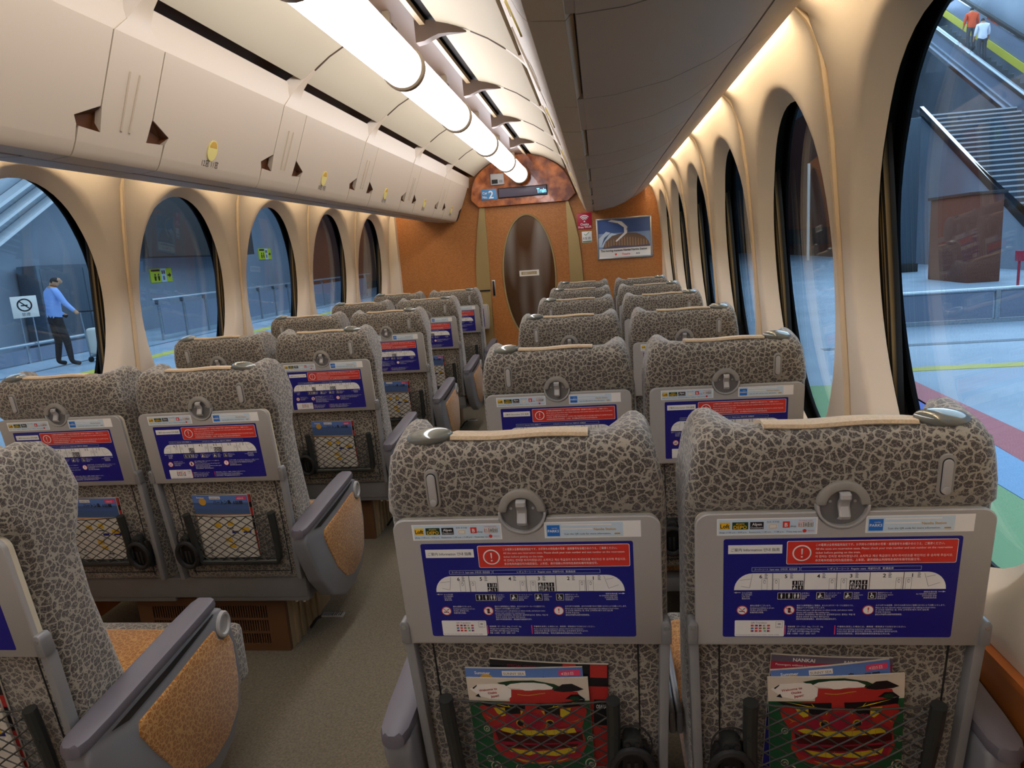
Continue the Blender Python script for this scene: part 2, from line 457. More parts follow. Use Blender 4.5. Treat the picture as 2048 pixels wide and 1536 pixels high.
b = MB(); b.loft([[fd(*dov(t, .010), .012) for t in ths], [fd(*dov(t, .006), .020) for t in ths], [fd(*dov(t, -.008), .018) for t in ths], [fd(*dov(t, -.010), .003) for t in ths]], 'brass_brushed', True, False); b.build('oval_rim', dr)
b = MB(); b.flat([dov(t, -.002) for t in ths], fd, .004, 'door_glass'); b.build('oval_pane', dr)
b = MB(); b.rbox(-.392, -.372, -.022, -.012, 1.005, 1.155, 'black', .003); b.frame = None
b.rbox(-.398, -.366, -.014, -.011, .995, 1.165, 'steel', .001); b.build('door_handle', dr)
p = Print(lambda a, z, d: fd(a, z, .0045+d)); p.rrect(-.105, .10, 1.113, 1.172, 'stone_white', 0, .006); p.rect(-.085, .075, 1.128, 1.158, 'brass_brushed', 1)
p.text('非常用ドアコック', -.07, .06, 1.134, .022, 'white', 2, 'C'); p.build('door_sticker', dr, fix=False, smooth=False)
# burl wood header
sg = empty('header_board', (0, YE, 1.83), label='glossy burl wood board with car number and display above the door', category='sign board')
def fs(a, z, d): return (a, -d, z-1.83)
HB = [(-.433, 1.835), (.47, 1.833), (.548, 1.900), (.535, 1.94), (.50, 2.03), (.45, 2.12), (.38, 2.19), (.25, 2.27), (.10, 2.315), (-.10, 2.315), (-.25, 2.27), (-.38, 2.19), (-.45, 2.12), (-.49, 2.03), (-.507, 1.910)]
MB().prism(HB, fs, 0, .055, 'burl_wood').build('board', sg)
b = MB(); b.rbox(-.225, .272, -.068, -.055, 1.905-1.83, 2.005-1.83, 'black', .004); b.rbox(-.217, .264, -.071, -.066, 1.913-1.83, 1.997-1.83, 'violet', .002)
b.build('led_display', sg)
p = Print(lambda a, z, d: fs(a, z, .0715+d)); p.text('Train', .168, .262, 1.930, .062, 'led_cyan', 0, bold=True); p.build('led_lettering', sg, fix=False, smooth=False, label='glowing cyan word Train')
p = Print(lambda a, z, d: fs(a, z, .0585+d)); 
b = MB(); b.rbox(-.398, -.240, -.060, -.055, 1.900-1.83, 2.006-1.83, 'signblue', .002); b.build('car_number_plate', sg)
p = Print(lambda a, z, d: fs(a, z, .0605+d)); p.text('Car', -.385, -.325, 1.958, .034, 'white', 0, bold=True); p.text('No.', -.385, -.325, 1.918, .034, 'white', 0, bold=True); p.text('2', -.322, -.250, 1.915, .105, 'white', 0, bold=True)
p.build('car_number_lettering', sg, fix=False, smooth=False, label='white lettering Car No. 2')
th = empty('thermostat', (-.22, YE-.055, 2.037), label='small grey climate control box on the burl wood header board', category='controller')
b = MB(); b.rbox(-.067, .067, -.04, 0, 0, .108, 'grey_plastic', .006); b.build('housing', th)
b = MB(); b.box(-.055, .005, -.0415, -.039, .012, .052, 'black'); b.build('display_window', th)
b = MB(); b.box(.018, .055, -.0415, -.039, .018, .045, 'grey_arm'); b.build('button_panel', th)
# signs and poster on the end wall
def plate(name, x0, x1, z0, z1, m, label, cat, draw, dep=.006):
    o = MB().rbox(x0, x1, YE-dep, YE-.0002, z0, z1, m, .0015).build(name, label=label, category=cat)
    p = Print(lambda a, z, d: (a, YE-dep-d, z)); draw(p); q = p.build('sign_print', o, fix=False, smooth=False); return o
def draw_wifi(p):
    cx, cz = .624, 1.618
    p.disc(cx, cz, .008, 'white', 1)
    for r in (.022, .038, .054):
        P = [(cx+r*math.sin(t), cz+r*math.cos(t)) for t in [(-.8+1.6*i/12) for i in range(13)]]
        P += [(cx+(r+.009)*math.sin(t), cz+(r+.009)*math.cos(t)) for t in [(.8-1.6*i/12) for i in range(13)]]
        p.poly(P, 'white', 1)
    p.text('Osaka', .565, .685, 1.578, .034, 'white', 1, 'C', bold=True); p.text('Free Wi-Fi', .56, .69, 1.552, .030, 'white', 1, 'C', bold=True)
plate('wifi_sign', .552, .698, 1.542, 1.703, 'wifired', 'small dark red wireless internet sign on the end wall beside the door', 'sign', draw_wifi)
def draw_green(p):
    p.rect(.596, .688, 1.412, 1.424, 'lightgreen', 1); p.line(.615, 1.492, .632, 1.480, .006, 'lightgreen', 1); p.line(.632, 1.480, .665, 1.508, .006, 'lightgreen', 1)
    p.text('大阪', .598, .645, 1.438, .03, 'ink', 1); p.text('府', .652, .69, 1.438, .03, 'ink', 1)
plate('check_mark_sign', .592, .692, 1.408, 1.518, 'white', 'small white notice with green check mark under the red wireless sign', 'sign', draw_green)
po = empty('framed_poster', (1.014, YE, 1.23), label='silver framed station photo poster on the right of the end wall', category='poster')
def fp(a, z, d): return (a, -.014-d, z)
b = MB()
for (x0, x1, z0, z1) in ((-.275, .275, -.004, .014), (-.275, .275, .384, .400), (-.275, -.257, 0, .398), (.257, .275, 0, .398)): b.rbox(x0, x1, -.022, 0, z0, z1, 'steel', .003)
b.build('poster_frame', po)
p = Print(fp, .0)
p.rect(-.26, .26, .01, .39, 'stone_white', 0); p.rect(-.26, .26, .10, .39, 'posterblue', 1); p.rect(-.26, .26, .10, .25, 'postersky', 2)
p.poly([(-.26, .20), (-.18, .27), (-.05, .23), (-.05, .12), (-.26, .12)], 'sky', 3)
p.poly([(-.22, .10), (-.19, .17), (-.12, .225), (0, .25), (.12, .24), (.2, .2), (.24, .15), (.25, .10)], 'posterbrown', 4)
for i in range(16): p.rect(-.19+.027*i, -.183+.027*i, .11, .155+.05*math.sin(PI*(i+1)/17), 'tan', 5)
p.poly([(-.25, .10), (-.10, .13), (.1, .115), (.25, .12), (.25, .10)], 'violet', 6)
p.poly([(-.16, .37), (-.06, .345), (0, .30), (.0, .25), (-.09, .17), (-.075, .165), (.03, .245), (.035, .305), (-.02, .36), (-.12, .382)], 'white', 7)
p.poly([(-.235, .12), (-.20, .21), (-.10, .28), (-.06, .29), (-.15, .24), (-.205, .17)], 'steelblue', 7)
p.poly([(.02, .28), (.05, .315), (.075, .28), (.05, .25)], 'steelblue', 7)
p.text('The moving museum Nankai Namba Station', -.24, .22, .070, .030, 'ink', 8, 'C', bold=True); p.text('Nankai Namba Station', -.1, .22, .028, .001, 'ink', 8)
p.text('Theatre', -.08, .10, .030, .026, 'red', 8, 'C', bold=True); p.disc(-.09, .04, .010, 'red', 8); p.text('南海', .11, .16, .030, .02, 'ink', 8)
p.build('poster_sheet', po, fix=False, smooth=False)
# wall tables for the first row
def wall_table(x, label):
    t = empty('wall_table', (x, YE, .60), label=label, category='table')
    b = MB(); b.rbox(-.235, .235, -.115, -.095, 0, .255, 'grey_plastic', .006); b.build('tray', t)
    b = MB(); b.rbox(-.232, .232, -.095, -.001, .01, .25, 'cream_plastic', .02); b.build('housing', t)
    p = Print(lambda a, z, d: (a, -.1155-d, z)); p.rrect(-.19, .19, .02, .215, 'navy', 0, .006); p.rrect(-.085, .185, .165, .210, 'red', 1, .004); p.rrect(-.18, .18, .095, .135, 'white', 1, .015)
    p.build('information_label', t, fix=False, smooth=False)
wall_table(-.645, 'cream folding wall table with blue notice on the end wall behind the farthest left seats')

# ------------------------------------------------------------------ ceiling
ceil = MB().box(-1.62, 1.62, YB-.05, YE, 2.42, 2.5, 'dark_gap').build('ceiling', kind='structure', label='vaulted cream ceiling of the carriage')
CP = [(.463, 2.142), (.45, 2.150), (.40, 2.190), (.34, 2.230), (.25, 2.275), (.18, 2.297), (.135, 2.307)]
def ceil_panel(side):
    b = MB(); H = PITCH/2-.004
    fr = [(side*x, z) for x, z in CP]; bk = [(side*(x+.006), z+.018) for x, z in reversed(CP)]
    pr = fr+bk
    b.loft([[(x, y, z) for x, z in pr] for y in (-H, -H*.5, 0, H*.5, H)], 'ceiling_cream', True, True)
    return b.mesh('ceiling_panel')
for side in (-1, 1):
    pm = ceil_panel(side)
    for k in KS: mkobj('ceiling_panel', pm, ceil, (0, mod(k)+PITCH/2, 0))
    # horn shaped bracket at every seam
    b = MB(); rings = []
    for x, z0, z1, w in ((.045, 2.235, 2.318, .034), (.08, 2.240, 2.318, .030), (.11, 2.252, 2.315, .030), (.14, 2.262, 2.308, .028), (.18, 2.264, 2.299, .020), (.22, 2.262, 2.284, .011), (.252, 2.262, 2.268, .003)):
        rings.append([(side*x, -w, z1), (side*x, w, z1), (side*x, w*.8, z0), (side*x, -w*.8, z0)])
    b.loft(rings, 'brown_metal'); hm = b.mesh('horn_bracket')
    for k in range(-2, 5): mkobj('horn_bracket', hm, ceil, (0, mod(k), 0))
    b = MB(); b.box(side*.066, side*.088, YB, YE, 2.300, 2.322, 'rail_cream'); b.build('ceiling_rail', ceil)
    # thin dark strip above the slot beside the rail
    b = MB(); b.box(side*.094, side*.132, YB, YE, 2.335, 2.35, 'dark_gap'); b.build('ceiling_slot', ceil)
b = MB(); b.box(-.066, .066, YB, YE, 2.318, 2.33, 'brown_metal'); b.build('centre_strip', ceil)
# ------------------------------------------------------------------ tube lamps
R = .078; RY = [1.965+.865-1.03*6+1.03*i for i in range(11)]   # ring positions along the car
RY = [y-.865+.86 for y in RY]
LC = (.018, 2.108)
def lampc(r, y, n=28): return [(LC[0]+r*math.cos(2*PI*i/n), y, LC[1]+r*math.sin(2*PI*i/n)) for i in range(n)]
names = ['nearest, cut by the top edge of the photo', 'second from the camera', 'third from the camera', 'fourth from the camera', 'fifth from the camera', 'last one before the end wall']
segs = [(RY[i], RY[i+1]) for i in range(len(RY)-1)]
for i, (ya, yb) in enumerate(segs):
    j = i-(len(segs)-6)
    lm = empty('ceiling_lamp', (0, (ya+yb)/2, 2.2), label='white glowing ceiling tube lamp segment, '+(names[j] if j >= 0 else 'behind the camera'), category='lamp', group='ceiling tube lamps')
    off = (0, -(ya+yb)/2, -2.2)
    b = MB(); b.loft([lampc(R*.9, ya+.018), lampc(R, ya+.024), lampc(R, yb-.024), lampc(R*.9, yb-.018)], 'lamp_diffuser'); b.build('diffuser', lm, shift=off)
    b = MB(); b.loft([lampc(R+.001, yb-.022), lampc(R+.009, yb-.016), lampc(R+.009, yb+.012), lampc(R+.001, yb+.018)], 'lamp_ring'); b.build('ring', lm, shift=off)
    b = MB(); b.box(LC[0]-.062, LC[0]-.035, yb-.014, yb+.010, LC[1]+R*.6, 2.32, 'lamp_ring'); b.build('hanger', lm, shift=off)
# ------------------------------------------------------------------ luggage racks
def fx(z): return .515+.40*(2.03-z)
UND = [(.655, 1.704), (.712, 1.699)]
UND2 = [(.728, 1.699), (.80, 1.702), (.92, 1.722), (1.02, 1.757), (1.098, 1.801)]
BAND = [(1.108, 1.808), (1.15, 1.83), (1.20, 1.862), (1.238, 1.889), (1.236, 1.90), (1.19, 1.872), (1.10, 1.82)]
def rack(side, label):
    r = empty('luggage_rack', (side*.85, 3.0, 1.7), label=label, category='luggage rack')
    nm = 'left' if side < 0 else 'right'
    sh = (-side*.85, -3.0, -1.7)
    def F(y, z, d): return (side*(fx(z)+d), y, z)
    # dark core behind the seams and slots
    core = [(fx(2.03)+.03, 2.03), (fx(1.76)+.03, 1.76), (.67, 1.725), (.72, 1.712), (.92, 1.738), (1.10, 1.818), (1.0, 1.9), (.62, 2.06)]
    b = MB(); b.loft([[(side*x, y, z) for x, z in core] for y in (YB, YE-.015)], 'dark_gap'); b.build('core', r, shift=sh)
    b = MB(); b.loft([[(side*x, y, z) for x, z in [(.62, 2.06), (1.0, 1.9), (1.25, 1.97), (1.3, 2.2), (.9, 2.4), (.56, 2.4), (.52, 2.24), (.60, 2.16)]] for y in (YB, YE-.015)], 'notch_brown'); b.build('shelf_back', r, shift=sh)
    def poly_part(name, P, m, depth=.02, **t):
        return MB().prism(P, F, 0, depth, m).build(name, r, shift=sh, ang=20, **t)
    # one module: door with cut corners, pillar, lower rounded edge, band
    ym = 0.0; ye = PITCH
    door = [(.115, 2.03), (.115, 1.84), (.205, 1.803), (.192, 1.782), (.188, 1.742), (ye-.188, 1.742), (ye-.192, 1.782), (ye-.205, 1.803), (ye-.115, 1.84), (ye-.115, 2.03)]
    pil = [(-.110, 2.03), (-.110, 1.843), (-.100, 1.775), (-.183, 1.779), (-.183, 1.742), (.183, 1.742), (.183, 1.779), (.100, 1.775), (.110, 1.843), (.110, 2.03)]
    def edge(ya, yb):   # rounded lower edge then the underside
        prof = [(fx(1.742), 1.742), (.640, 1.722), (.648, 1.710)]+UND
        prof2 = [(x+.012, z+.012) for x, z in reversed(prof)]
        return MB().loft([[(side*x, y, z) for x, z in prof+prof2] for y in (ya, yb)], 'rack_cream')
    def under(ya, yb):
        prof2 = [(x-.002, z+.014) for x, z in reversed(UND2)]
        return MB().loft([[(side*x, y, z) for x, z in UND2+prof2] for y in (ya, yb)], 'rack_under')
    dm = MB().prism(door, F, 0, .02, 'rack_cream').mesh('door_panel', ang=20)
    pmm = MB().prism(pil, F, 0, .02, 'rack_cream').mesh('pillar_panel', ang=20)
    em1, em2 = edge(.188, ye-.188).mesh('lower_edge'), edge(-.183, .183).mesh('pillar_edge')
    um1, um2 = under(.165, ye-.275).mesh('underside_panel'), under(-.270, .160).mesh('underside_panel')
    fill = MB().box(side*.711, side*.729, -.270, .160, 1.700, 1.712, 'rack_under').mesh('slot_filler')
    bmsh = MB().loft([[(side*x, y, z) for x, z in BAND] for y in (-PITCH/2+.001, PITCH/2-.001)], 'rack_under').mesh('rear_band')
    # notch pockets: deep brown recess walls
    nms = []
    for sgn, c in ((1, .152), (-1, -.152)):
        nb = MB(); q = [(c-sgn*.05, 1.842), (c+sgn*.053, 1.803), (c+sgn*.044, 1.778), (c-sgn*.052, 1.775)]
        nb.add([F(y, z, .001) for y, z in q]+[F(y*.92+c*.08, z*.6+1.80*.4, .028) for y, z in q], [(0, 1, 5, 4), (1, 2, 6, 5), (2, 3, 7, 6), (3, 0, 4, 7), (4, 5, 6, 7)], 'notch_brown')
        nms.append(nb.mesh('notch_pocket', fix=False, smooth=False))
    # upper band with bevelled ends and the ceiling rib over the pillar
    bb = MB()
    y0_, y1_ = .03, ye-.03
    bb.add([F(y0_, 2.03, .004), F(y1_, 2.03, .004), (side*.508, y1_-.0, 2.131), (side*.508, y0_+.0, 2.131), (side*.54, y1_, 2.135), (side*.54, y0_, 2.135)], [(0, 1, 2, 3), (3, 2, 4, 5)], 'rack_cream')
    bandm = bb.mesh('upper_band', smooth=False, fix=False)
    rb = MB()
    # rib: flares down into the pillar
    rb.loft([[F(-.108, 2.03, 0), F(.108, 2.03, 0), F(.108, 2.03, .03), F(-.108, 2.03, .03)],
             [(side*.512, -.050, 2.075), (side*.512, .050, 2.075), (side*.54, .09, 2.075), (side*.54, -.09, 2.075)],
             [(side*.480, -.030, 2.118), (side*.480, .030, 2.118), (side*.53, .085, 2.118), (side*.53, -.085, 2.118)],
             [(side*.452, -.022, 2.146), (side*.452, .022, 2.146), (side*.50, .05, 2.150), (side*.50, -.05, 2.150)],
             [(side*.41, -.018, 2.181), (side*.41, .018, 2.181), (side*.42, .018, 2.20), (side*.42, -.018, 2.20)]], 'rack_cream')
    rb.tube([(side*.41, 0, 2.181), (side*.34, 0, 2.229), (side*.27, 0, 2.264)], .004, 'brown_metal', 6)
    ribm = rb.mesh('ceiling_rib')
    kb = MB(); 
    kb.prism([(.46+.030*math.cos(2*PI*i/28), 1.797+.034*math.sin(2*PI*i/28)) for i in range(28)], F, -.004, .004, 'knob_yellow')
    kb.prism([(.46+.022*math.cos(PI*i/14), 1.806+.020*math.sin(PI*i/14)) for i in range(15)], F, -.0052, -.003, 'gold')
    knm = kb.mesh('release_knob')
    gv = MB()
    for yy in (-.018, .018): gv.tube([F(yy*1.2, 1.945, -.001), F(yy, 1.79, -.001)], .0045, 'rack_cream', 6)
    gvm = gv.mesh('pillar_groove')
    for k in KS:
        L0 = (-side*.85, mod(k)-3.0, -1.7); Lc = (-side*.85, mod(k)+PITCH/2-3.0, -1.7)
        if k < 4 or True:
            mkobj('door_panel', dm, r, L0); mkobj('lower_edge', em1, r, L0); mkobj('underside_panel', um1, r, L0); mkobj('upper_band', bandm, r, L0); mkobj('release_knob', knm, r, L0)
        if True:
            mkobj('pillar_panel', pmm, r, L0); mkobj('pillar_edge', em2, r, L0); [mkobj('notch_pocket', q_, r, L0) for q_ in nms]; mkobj('ceiling_rib', ribm, r, L0); mkobj('pillar_groove', gvm, r, L0)
            mkobj('underside_panel', um2, r, L0); mkobj('slot_filler', fill, r, L0)
        mkobj('rear_band', bmsh, r, Lc)
        if side < 0 and k >= 0:
            p = Print(lambda a, z, d: (lambda q: (q[0]-side*(-.0), q[1], q[2]))(F(mod(k)+a, z, -.0006-d)))
            p.text('%d窓 %d窓' % (12-2*k, 11-2*k), .405, .525, 1.744, .026, 'ink', 0, 'C'); p.build('seat_number_label', r, shift=sh, fix=False, smooth=False)
    return r
rack(-1, 'long cream luggage rack with yellow knobs along the left wall')
rack(1, 'long dark-shaded luggage rack with slotted underside along the right wall')
# warm cove lamps above the windows
for side, nm in ((-1, 'left'), (1, 'right')):
    b = MB(); b.tube([(0, -.43, 0), (0, -.15, 0), (0, .15, 0), (0, .43, 0)], .007, 'cove_strip', 8); cv = b.mesh('cove_lamp')
    for i, k in enumerate(KS):
        mkobj('cove_lamp', cv, None, (side*1.258+WX*.8, modw(k, side)+PITCH/2, 1.926), label='warm glowing strip lamp over the %s %s-hand window from the camera' % (ORD[k+(1 if side > 0 else 0)], nm) if k+(1 if side > 0 else 0) >= 0 else 'warm glowing strip lamp over the %s wall behind the camera' % nm, category='lamp', group='cove strip lamps on the %s wall' % nm)

# ------------------------------------------------------------------ seats
LEAN = 0.12
ZS = 0.07           # raw heights are measured from a datum 7 cm above the floor
def SP(u, z, d): return (u, d+(0.93-z)*LEAN, z+ZS)      # on the leaning seat back, d > 0 goes forward
def SPo(u, z, d): return SP(u, z, -d)                    # lift towards the passenger behind
def back_mesh():
    W = .246; ST = []
    n = 30
    for i in range(n+1):
        s = -math.cos(PI*i/n) if False else -1+2*i/n
        # denser stations near the sides
        s = math.sin(s*PI/2)
        ST.append(s)
    def wf(z): return lerp_tab([(.26, .955), (.5, .99), (.93, 1.0), (1.0, .955), (1.05, .915), (1.09, .89)], z)
    rings = []
    for s in ST:
        a = abs(s); e = max(0, (a-.85)/.15); ins = .030*(1-math.sqrt(max(0, 1-e*e)))
        t = min(1, max(0, (a-.60)/.32)); l = t*t*(3-2*t)
        bk = [(.030, .262), (.014, .28), (.012, .5), (.012, .66), (.012, .912), (.000, .924), (-.005, .96), (-.003, 1.0), (.002, 1.03)]
        crown = [(.012, 1.046), (.030, 1.055+.004*l), (.062, 1.054+.010*l), (.092+.033*l, 1.045+.029*l), (.108+.062*l, 1.022+.040*l)]
        fr = [(.116+.087*l, .995+.03*l), (.122+.085*l, .96), (.122+.060*l, .90), (.124+.030*l, .84), (.130+.022*l, .72), (.146+.022*l, .56), (.168+.02*l, .40), (.172+.01*l, .28), (.16, .262)]
        pr = [(y+ins, z) for y, z in bk]+[(y+(ins if j < 2 else 0)-(ins if j > 2 else 0), z-ins*.9) for j, (y, z) in enumerate(crown)]+[(y-ins*1.3, z-(ins*.6 if z > .95 else 0)) for y, z in fr]
        rings.append([SP(s*W*wf(z), z, y) for y, z in pr])
    b = MB(); b.loft(rings, 'seat_fabric', True, True)
    # stitched seams of the lower back panel
    return b.mesh('backrest', ang=60)
def tray_outline(g=0.0):
    hw, zb, zt, r, nr = .232-g, .662+g, .918-g, .022, .0425+g
    P = [(-hw+.004, zb), (hw-.004, zb), (hw, zb+.004)]
    P += [(hw-r+r*math.cos(t), zt-r+r*math.sin(t)) for t in [PI/2*i/5 for i in range(6)]]
    zc = .930; t0 = math.asin((zt-zc)/nr)
    for i in range(13):
        t = t0-(PI+2*t0)*i/12 if False else t0+(-PI-2*t0)*i/12
        P.append((nr*math.cos(t), zc+nr*math.sin(t)))
    P += [(-hw+r+r*math.cos(t), zt-r+r*math.sin(t)) for t in [PI/2+PI/2*i/5 for i in range(6)]]
    P += [(-hw, zb+.004)]
    return P
def outl(b, rings, m, fn=SPo): b.loft([[fn(u, z, d) for u, z in P] for P, d in rings], m)
def info_label():
    p = Print(SPo, .0122)
    x0, x1, z0, z1 = -.186, .185, .679, .8715
    p.rrect(x0, x1, z0, z1, 'navy', 0, .004)
    p.rect(-.1785, -.0915, .8435, .8600, 'white', 1); p.text('ご案内 Information 안내 指南', -.174, -.096, .8485, .0068, 'ink', 2)
    p.rrect(-.0845, .179, .8225, .8665, 'white', 1, .003); p.rrect(-.0835, .178, .8235, .8655, 'red', 2, .0026)
    p.disc(-.0605, .8440, .0150, 'white', 3, 32); p.disc(-.0605, .8440, .0127, 'red', 4, 32)
    p.poly([(-.0618, .8525), (-.0592, .8525), (-.0597, .8415), (-.0613, .8415)], 'white', 5); p.disc(-.0605, .8372, .0016, 'white', 5, 12)
    for i, t in enumerate(['この電車は全車両座席指定です。お手持ちの特急券の号車・座席番号をお確かめのうえ、ご乗車ください。', 'All the seats are reservation seats. Please check your train number and seat number on the reservation',
                           'ticket before getting on the train.', '이 전차는 전차량 좌석지정입니다. 소지하고 계신 특급권의 호차·좌석번호를 확인하신 후 승차해 주십시오.', '本次电车的座位均为指定座位。上车前，请仔细确认所持特急券的车厢号和座位号。']):
        p.text(t, -.039, [.158, .170, .06, .172, .124][i], .8570-.0072*i, .0052, 'white', 4)
    for a, c, t, e in ((-.1395, -.0625, 'スーパーシート  Super seats  수퍼시트  商务座席', 'L'), (-.0605, .1270, 'レギュラーシート  Regular seats  레귤러시트  普通座席', 'C')):
        p.frame(a, c, .8100, .8172, .0005, 'sky', 1); p.text(t, a+.004, c-.004, .8118, .0044, 'white', 1, 'C')
    # the train of six cars
    P = [(-.168, .7735)]+[(-.168+.030*(1-math.cos(t)), .7735+.0325*math.sin(t)) for t in [PI/2*i/8 for i in range(1, 9)]]
    Q = [(-a, b) for a, b in reversed(P)]
    p.poly(P+Q, 'white', 1)
    xs = [-.168, -.1055, -.0545, -.003, .0490, .1015, .168]
    for x in xs[1:-1]: p.line(x, .7735, x, .806, .0009, 'ink', 2)
    for i, n in enumerate('654321'):
        cx = [-.127, -.086, -.0345, .0175, .0690, .114][i]
        p.text(n, cx, cx+.008, .7965, .0098, 'ink', 2, bold=True)
        for j in range(4): p.line(cx+.0085, .8045-.0026*j, cx+.0125+.001*(j % 2), .8045-.0026*j, .0012, 'inkgrey', 2)
    for x in (-.1185, -.0995, -.0100, .0085, .0945, .1095):
        p.frame(x-.0045, x+.0045, .7737, .795, .0004, 'inkgrey', 2)
        for r, m in ((.0019, 'inkgrey'), (.0014, 'white')): p.disc(x, .7895, r, m, 3 if m == 'white' else 2, 14, ry=r*1.9)
    p.line(-.1385, .8045, -.1425, .778, .0005, 'inkgrey', 2); p.line(-.1425, .778, -.1565, .781, .0005, 'inkgrey', 2); p.line(-.141, .795, -.159, .793, .0005, 'inkgrey', 2)
    p.line(.133, .804, .1405, .779, .0005, 'inkgrey', 2); p.line(.1405, .779, .158, .786, .0005, 'inkgrey', 2); p.line(.1365, .797, .150, .800, .0005, 'inkgrey', 2)
    def pict(x, z, s, kind):
        p.rect(x, x+s, z, z+s, 'ink', 3); c = x+s/2
        if kind in 'mwp':
            for dx in ((0,) if kind != 'p' else (-s*.22, s*.22)):
                p.disc(c+dx, z+s*.80, s*.10, 'white', 4, 10); p.rect(c+dx-s*.12, c+dx+s*.12, z+s*.38, z+s*.68, 'white', 4); p.rect(c+dx-s*.07, c+dx+s*.07, z+s*.1, z+s*.4, 'white', 4)
        elif kind == 'c': p.disc(c, z+s*.36, s*.26, 'white', 4, 14); p.disc(c, z+s*.36, s*.17, 'ink', 5, 14); p.disc(c-s*.1, z+s*.84, s*.1, 'white', 5, 10); p.line(c-s*.1, z+s*.72, c-s*.02, z+s*.45, s*.12, 'white', 5); p.line(c, z+s*.45, c+s*.25, z+s*.2, s*.1, 'white', 5)
        else: p.disc(c-s*.05, z+s*.78, s*.12, 'white', 4, 10); p.poly([(c-s*.35, z+s*.12), (c-s*.3, z+s*.5), (c, z+s*.66), (c+s*.28, z+s*.42), (c+s*.05, z+s*.4), (c-s*.1, z+s*.12)], 'white', 4); p.rect(c+s*.08, c+s*.4, z+s*.18, z+s*.26, 'white', 4)
    for i, kd in enumerate('mpcw'): pict(-.0735+.0092*(i % 2), .7832-.0092*(i//2), .0083, 'mpsw'[i])
    for i in range(6): pict(.0175+.0098*(i % 3), .7832-.0092*(i//3), .0085, 'scmpsm'[i])
    # legend row
    p.line(-.168, .7685, -.157, .7685, .0007, 'white', 1); p.poly([(-.168, .7685), (-.164, .7700), (-.164, .7670)], 'white', 1)
    p.line(.157, .7685, .168, .7685, .0007, 'white', 1); p.poly([(.168, .7685), (.164, .7700), (.164, .7670)], 'white', 1)
    for i, t in enumerate(['なんば方面', 'for NAMBA', '난바 방면', '难波方向']): p.text(t, -.155, -.137, .7668-.0038*i, .0034, 'white', 1)
    for i, t in enumerate(['関西空港方面', 'for KANSAI AIRPORT', '간사이공항 방면', '关西机场方向']): p.text(t, .112, .155, .7668-.0038*i, .0034, 'white', 1, 'R')
    for i, kd in enumerate('mwp'): p.frame(-.0965+.0122*i, -.0843+.0122*i, .7560, .7685, .0006, 'white', 6); pict(-.0962+.0122*i, .7563, .0118, kd)
    for x, kd in ((-.0335, 's'), (.0105, 's'), (.0485, 'c')): p.frame(x-.0003, x+.0123, .7560, .7688, .0006, 'white', 6); pict(x, .7563, .0118, kd)
    for x, w, L in ((-.0575, .020, ['お手洗い', 'Restroom', '화장실', '厕所']), (-.0195, .026, ['サービスコーナー', 'Service corner', '서비스 코너', '服务角']), (.0255, .020, ['洗面所', 'Washroom', '세면실', '洗手间']), (.0635, .026, ['車椅子スペース', 'Wheelchair spaces', '휠체어 공간', '轮椅空间'])):
        for i, t in enumerate(L): p.text(t, x, x+w, .7655-.0036*i, .0032, 'white', 1)
    # warning discs and their text
    for x, k in ((-.154, 0), (-.0765, 1), (.0505, 2)):
        p.disc(x, .7335, .0092, 'red', 1, 28); p.disc(x, .7335, .0078, 'white', 2, 28)
        if k == 0: p.rect(x-.0052, x+.004, .7305, .7322, 'ink', 3); p.line(x+.001, .735, x+.005, .7375, .0014, 'ink', 3); p.line(x-.0055, .739, x+.0055, .728, .0012, 'red', 4)
        if k == 1: p.rect(x-.0022, x+.0022, .7285, .7385, 'ink', 3); p.line(x-.0055, .739, x+.0055, .728, .0012, 'red', 4)
        if k == 2: p.poly([(x-.0012, .7385), (x+.0012, .7385), (x+.0007, .7325), (x-.0007, .7325)], 'red', 3); p.disc(x, .7302, .0010, 'red', 3, 10)
    T = {-.141: (.040, .052, ['車内は禁煙でございます。', 'Smoking is prohibited on all cars.', '차내는 금연입니다.', '车厢内禁止吸烟。']),
         -.0645: (.095, .103, ['車内での携帯電話のご使用は、あらかじめマナーモードに設定のうえ、', '通話はデッキでお願いいたします。', 'Please put your cell phones on silent mode, and please make', 'phone calls outside the seating area.', '차내에서 휴대전화는 매너모드로 설정해주십시오. 통화는 객실 밖', '통로의 안전한 장소에서 해주십시오.', '请将手机调至静音模式，通话请在车厢连接处进行。']),
         .0620: (.108, .103, ['大きな声での会話等、まわりのお客さまのご迷惑にならないようお願いいたします。', 'Please do not disturb other passengers by talking in loud voice.', '큰 소리로 대화하는 등, 주위 고객에게 폐가 되지 않도록', '주의해 주십시오.', '请勿大声喧哗以免影响周围乘客。'])}
    for x, (w, _, L) in T.items():
        for i, t in enumerate(L): p.text(t, x, x+min(w, .0030*len(t)*(.95 if ord(t[0]) > 255 else .56)), .7412-.0045*i, .0037, 'white', 1)
    # translator card (its code is left out)
    p.rrect(-.166, -.0835, .6805, .7130, 'white', 1, .002)
    p.text('QR Translator', -.139, -.1085, .7068, .0046, 'inkgrey', 2)
    fl = ['red', 'navy', 'red', 'sky', 'red', 'blue', 'red', 'lightgreen', 'gold', 'red', 'navy', 'red', 'red', 'lightgreen', 'red']
    for i in range(15): p.rect(-.139+.0068*(i % 5), -.1345+.0068*(i % 5), .7010-.0055*(i//5), .7042-.0055*(i//5), fl[i], 2); p.rect(-.139+.0068*(i % 5), -.1368+.0068*(i % 5), .7010-.0055*(i//5), .7042-.0055*(i//5), fl[(i*7+2) % 15], 3)
    p.frame(-.0975, -.0865, .6985, .7108, .0004, 'inkgrey', 2)
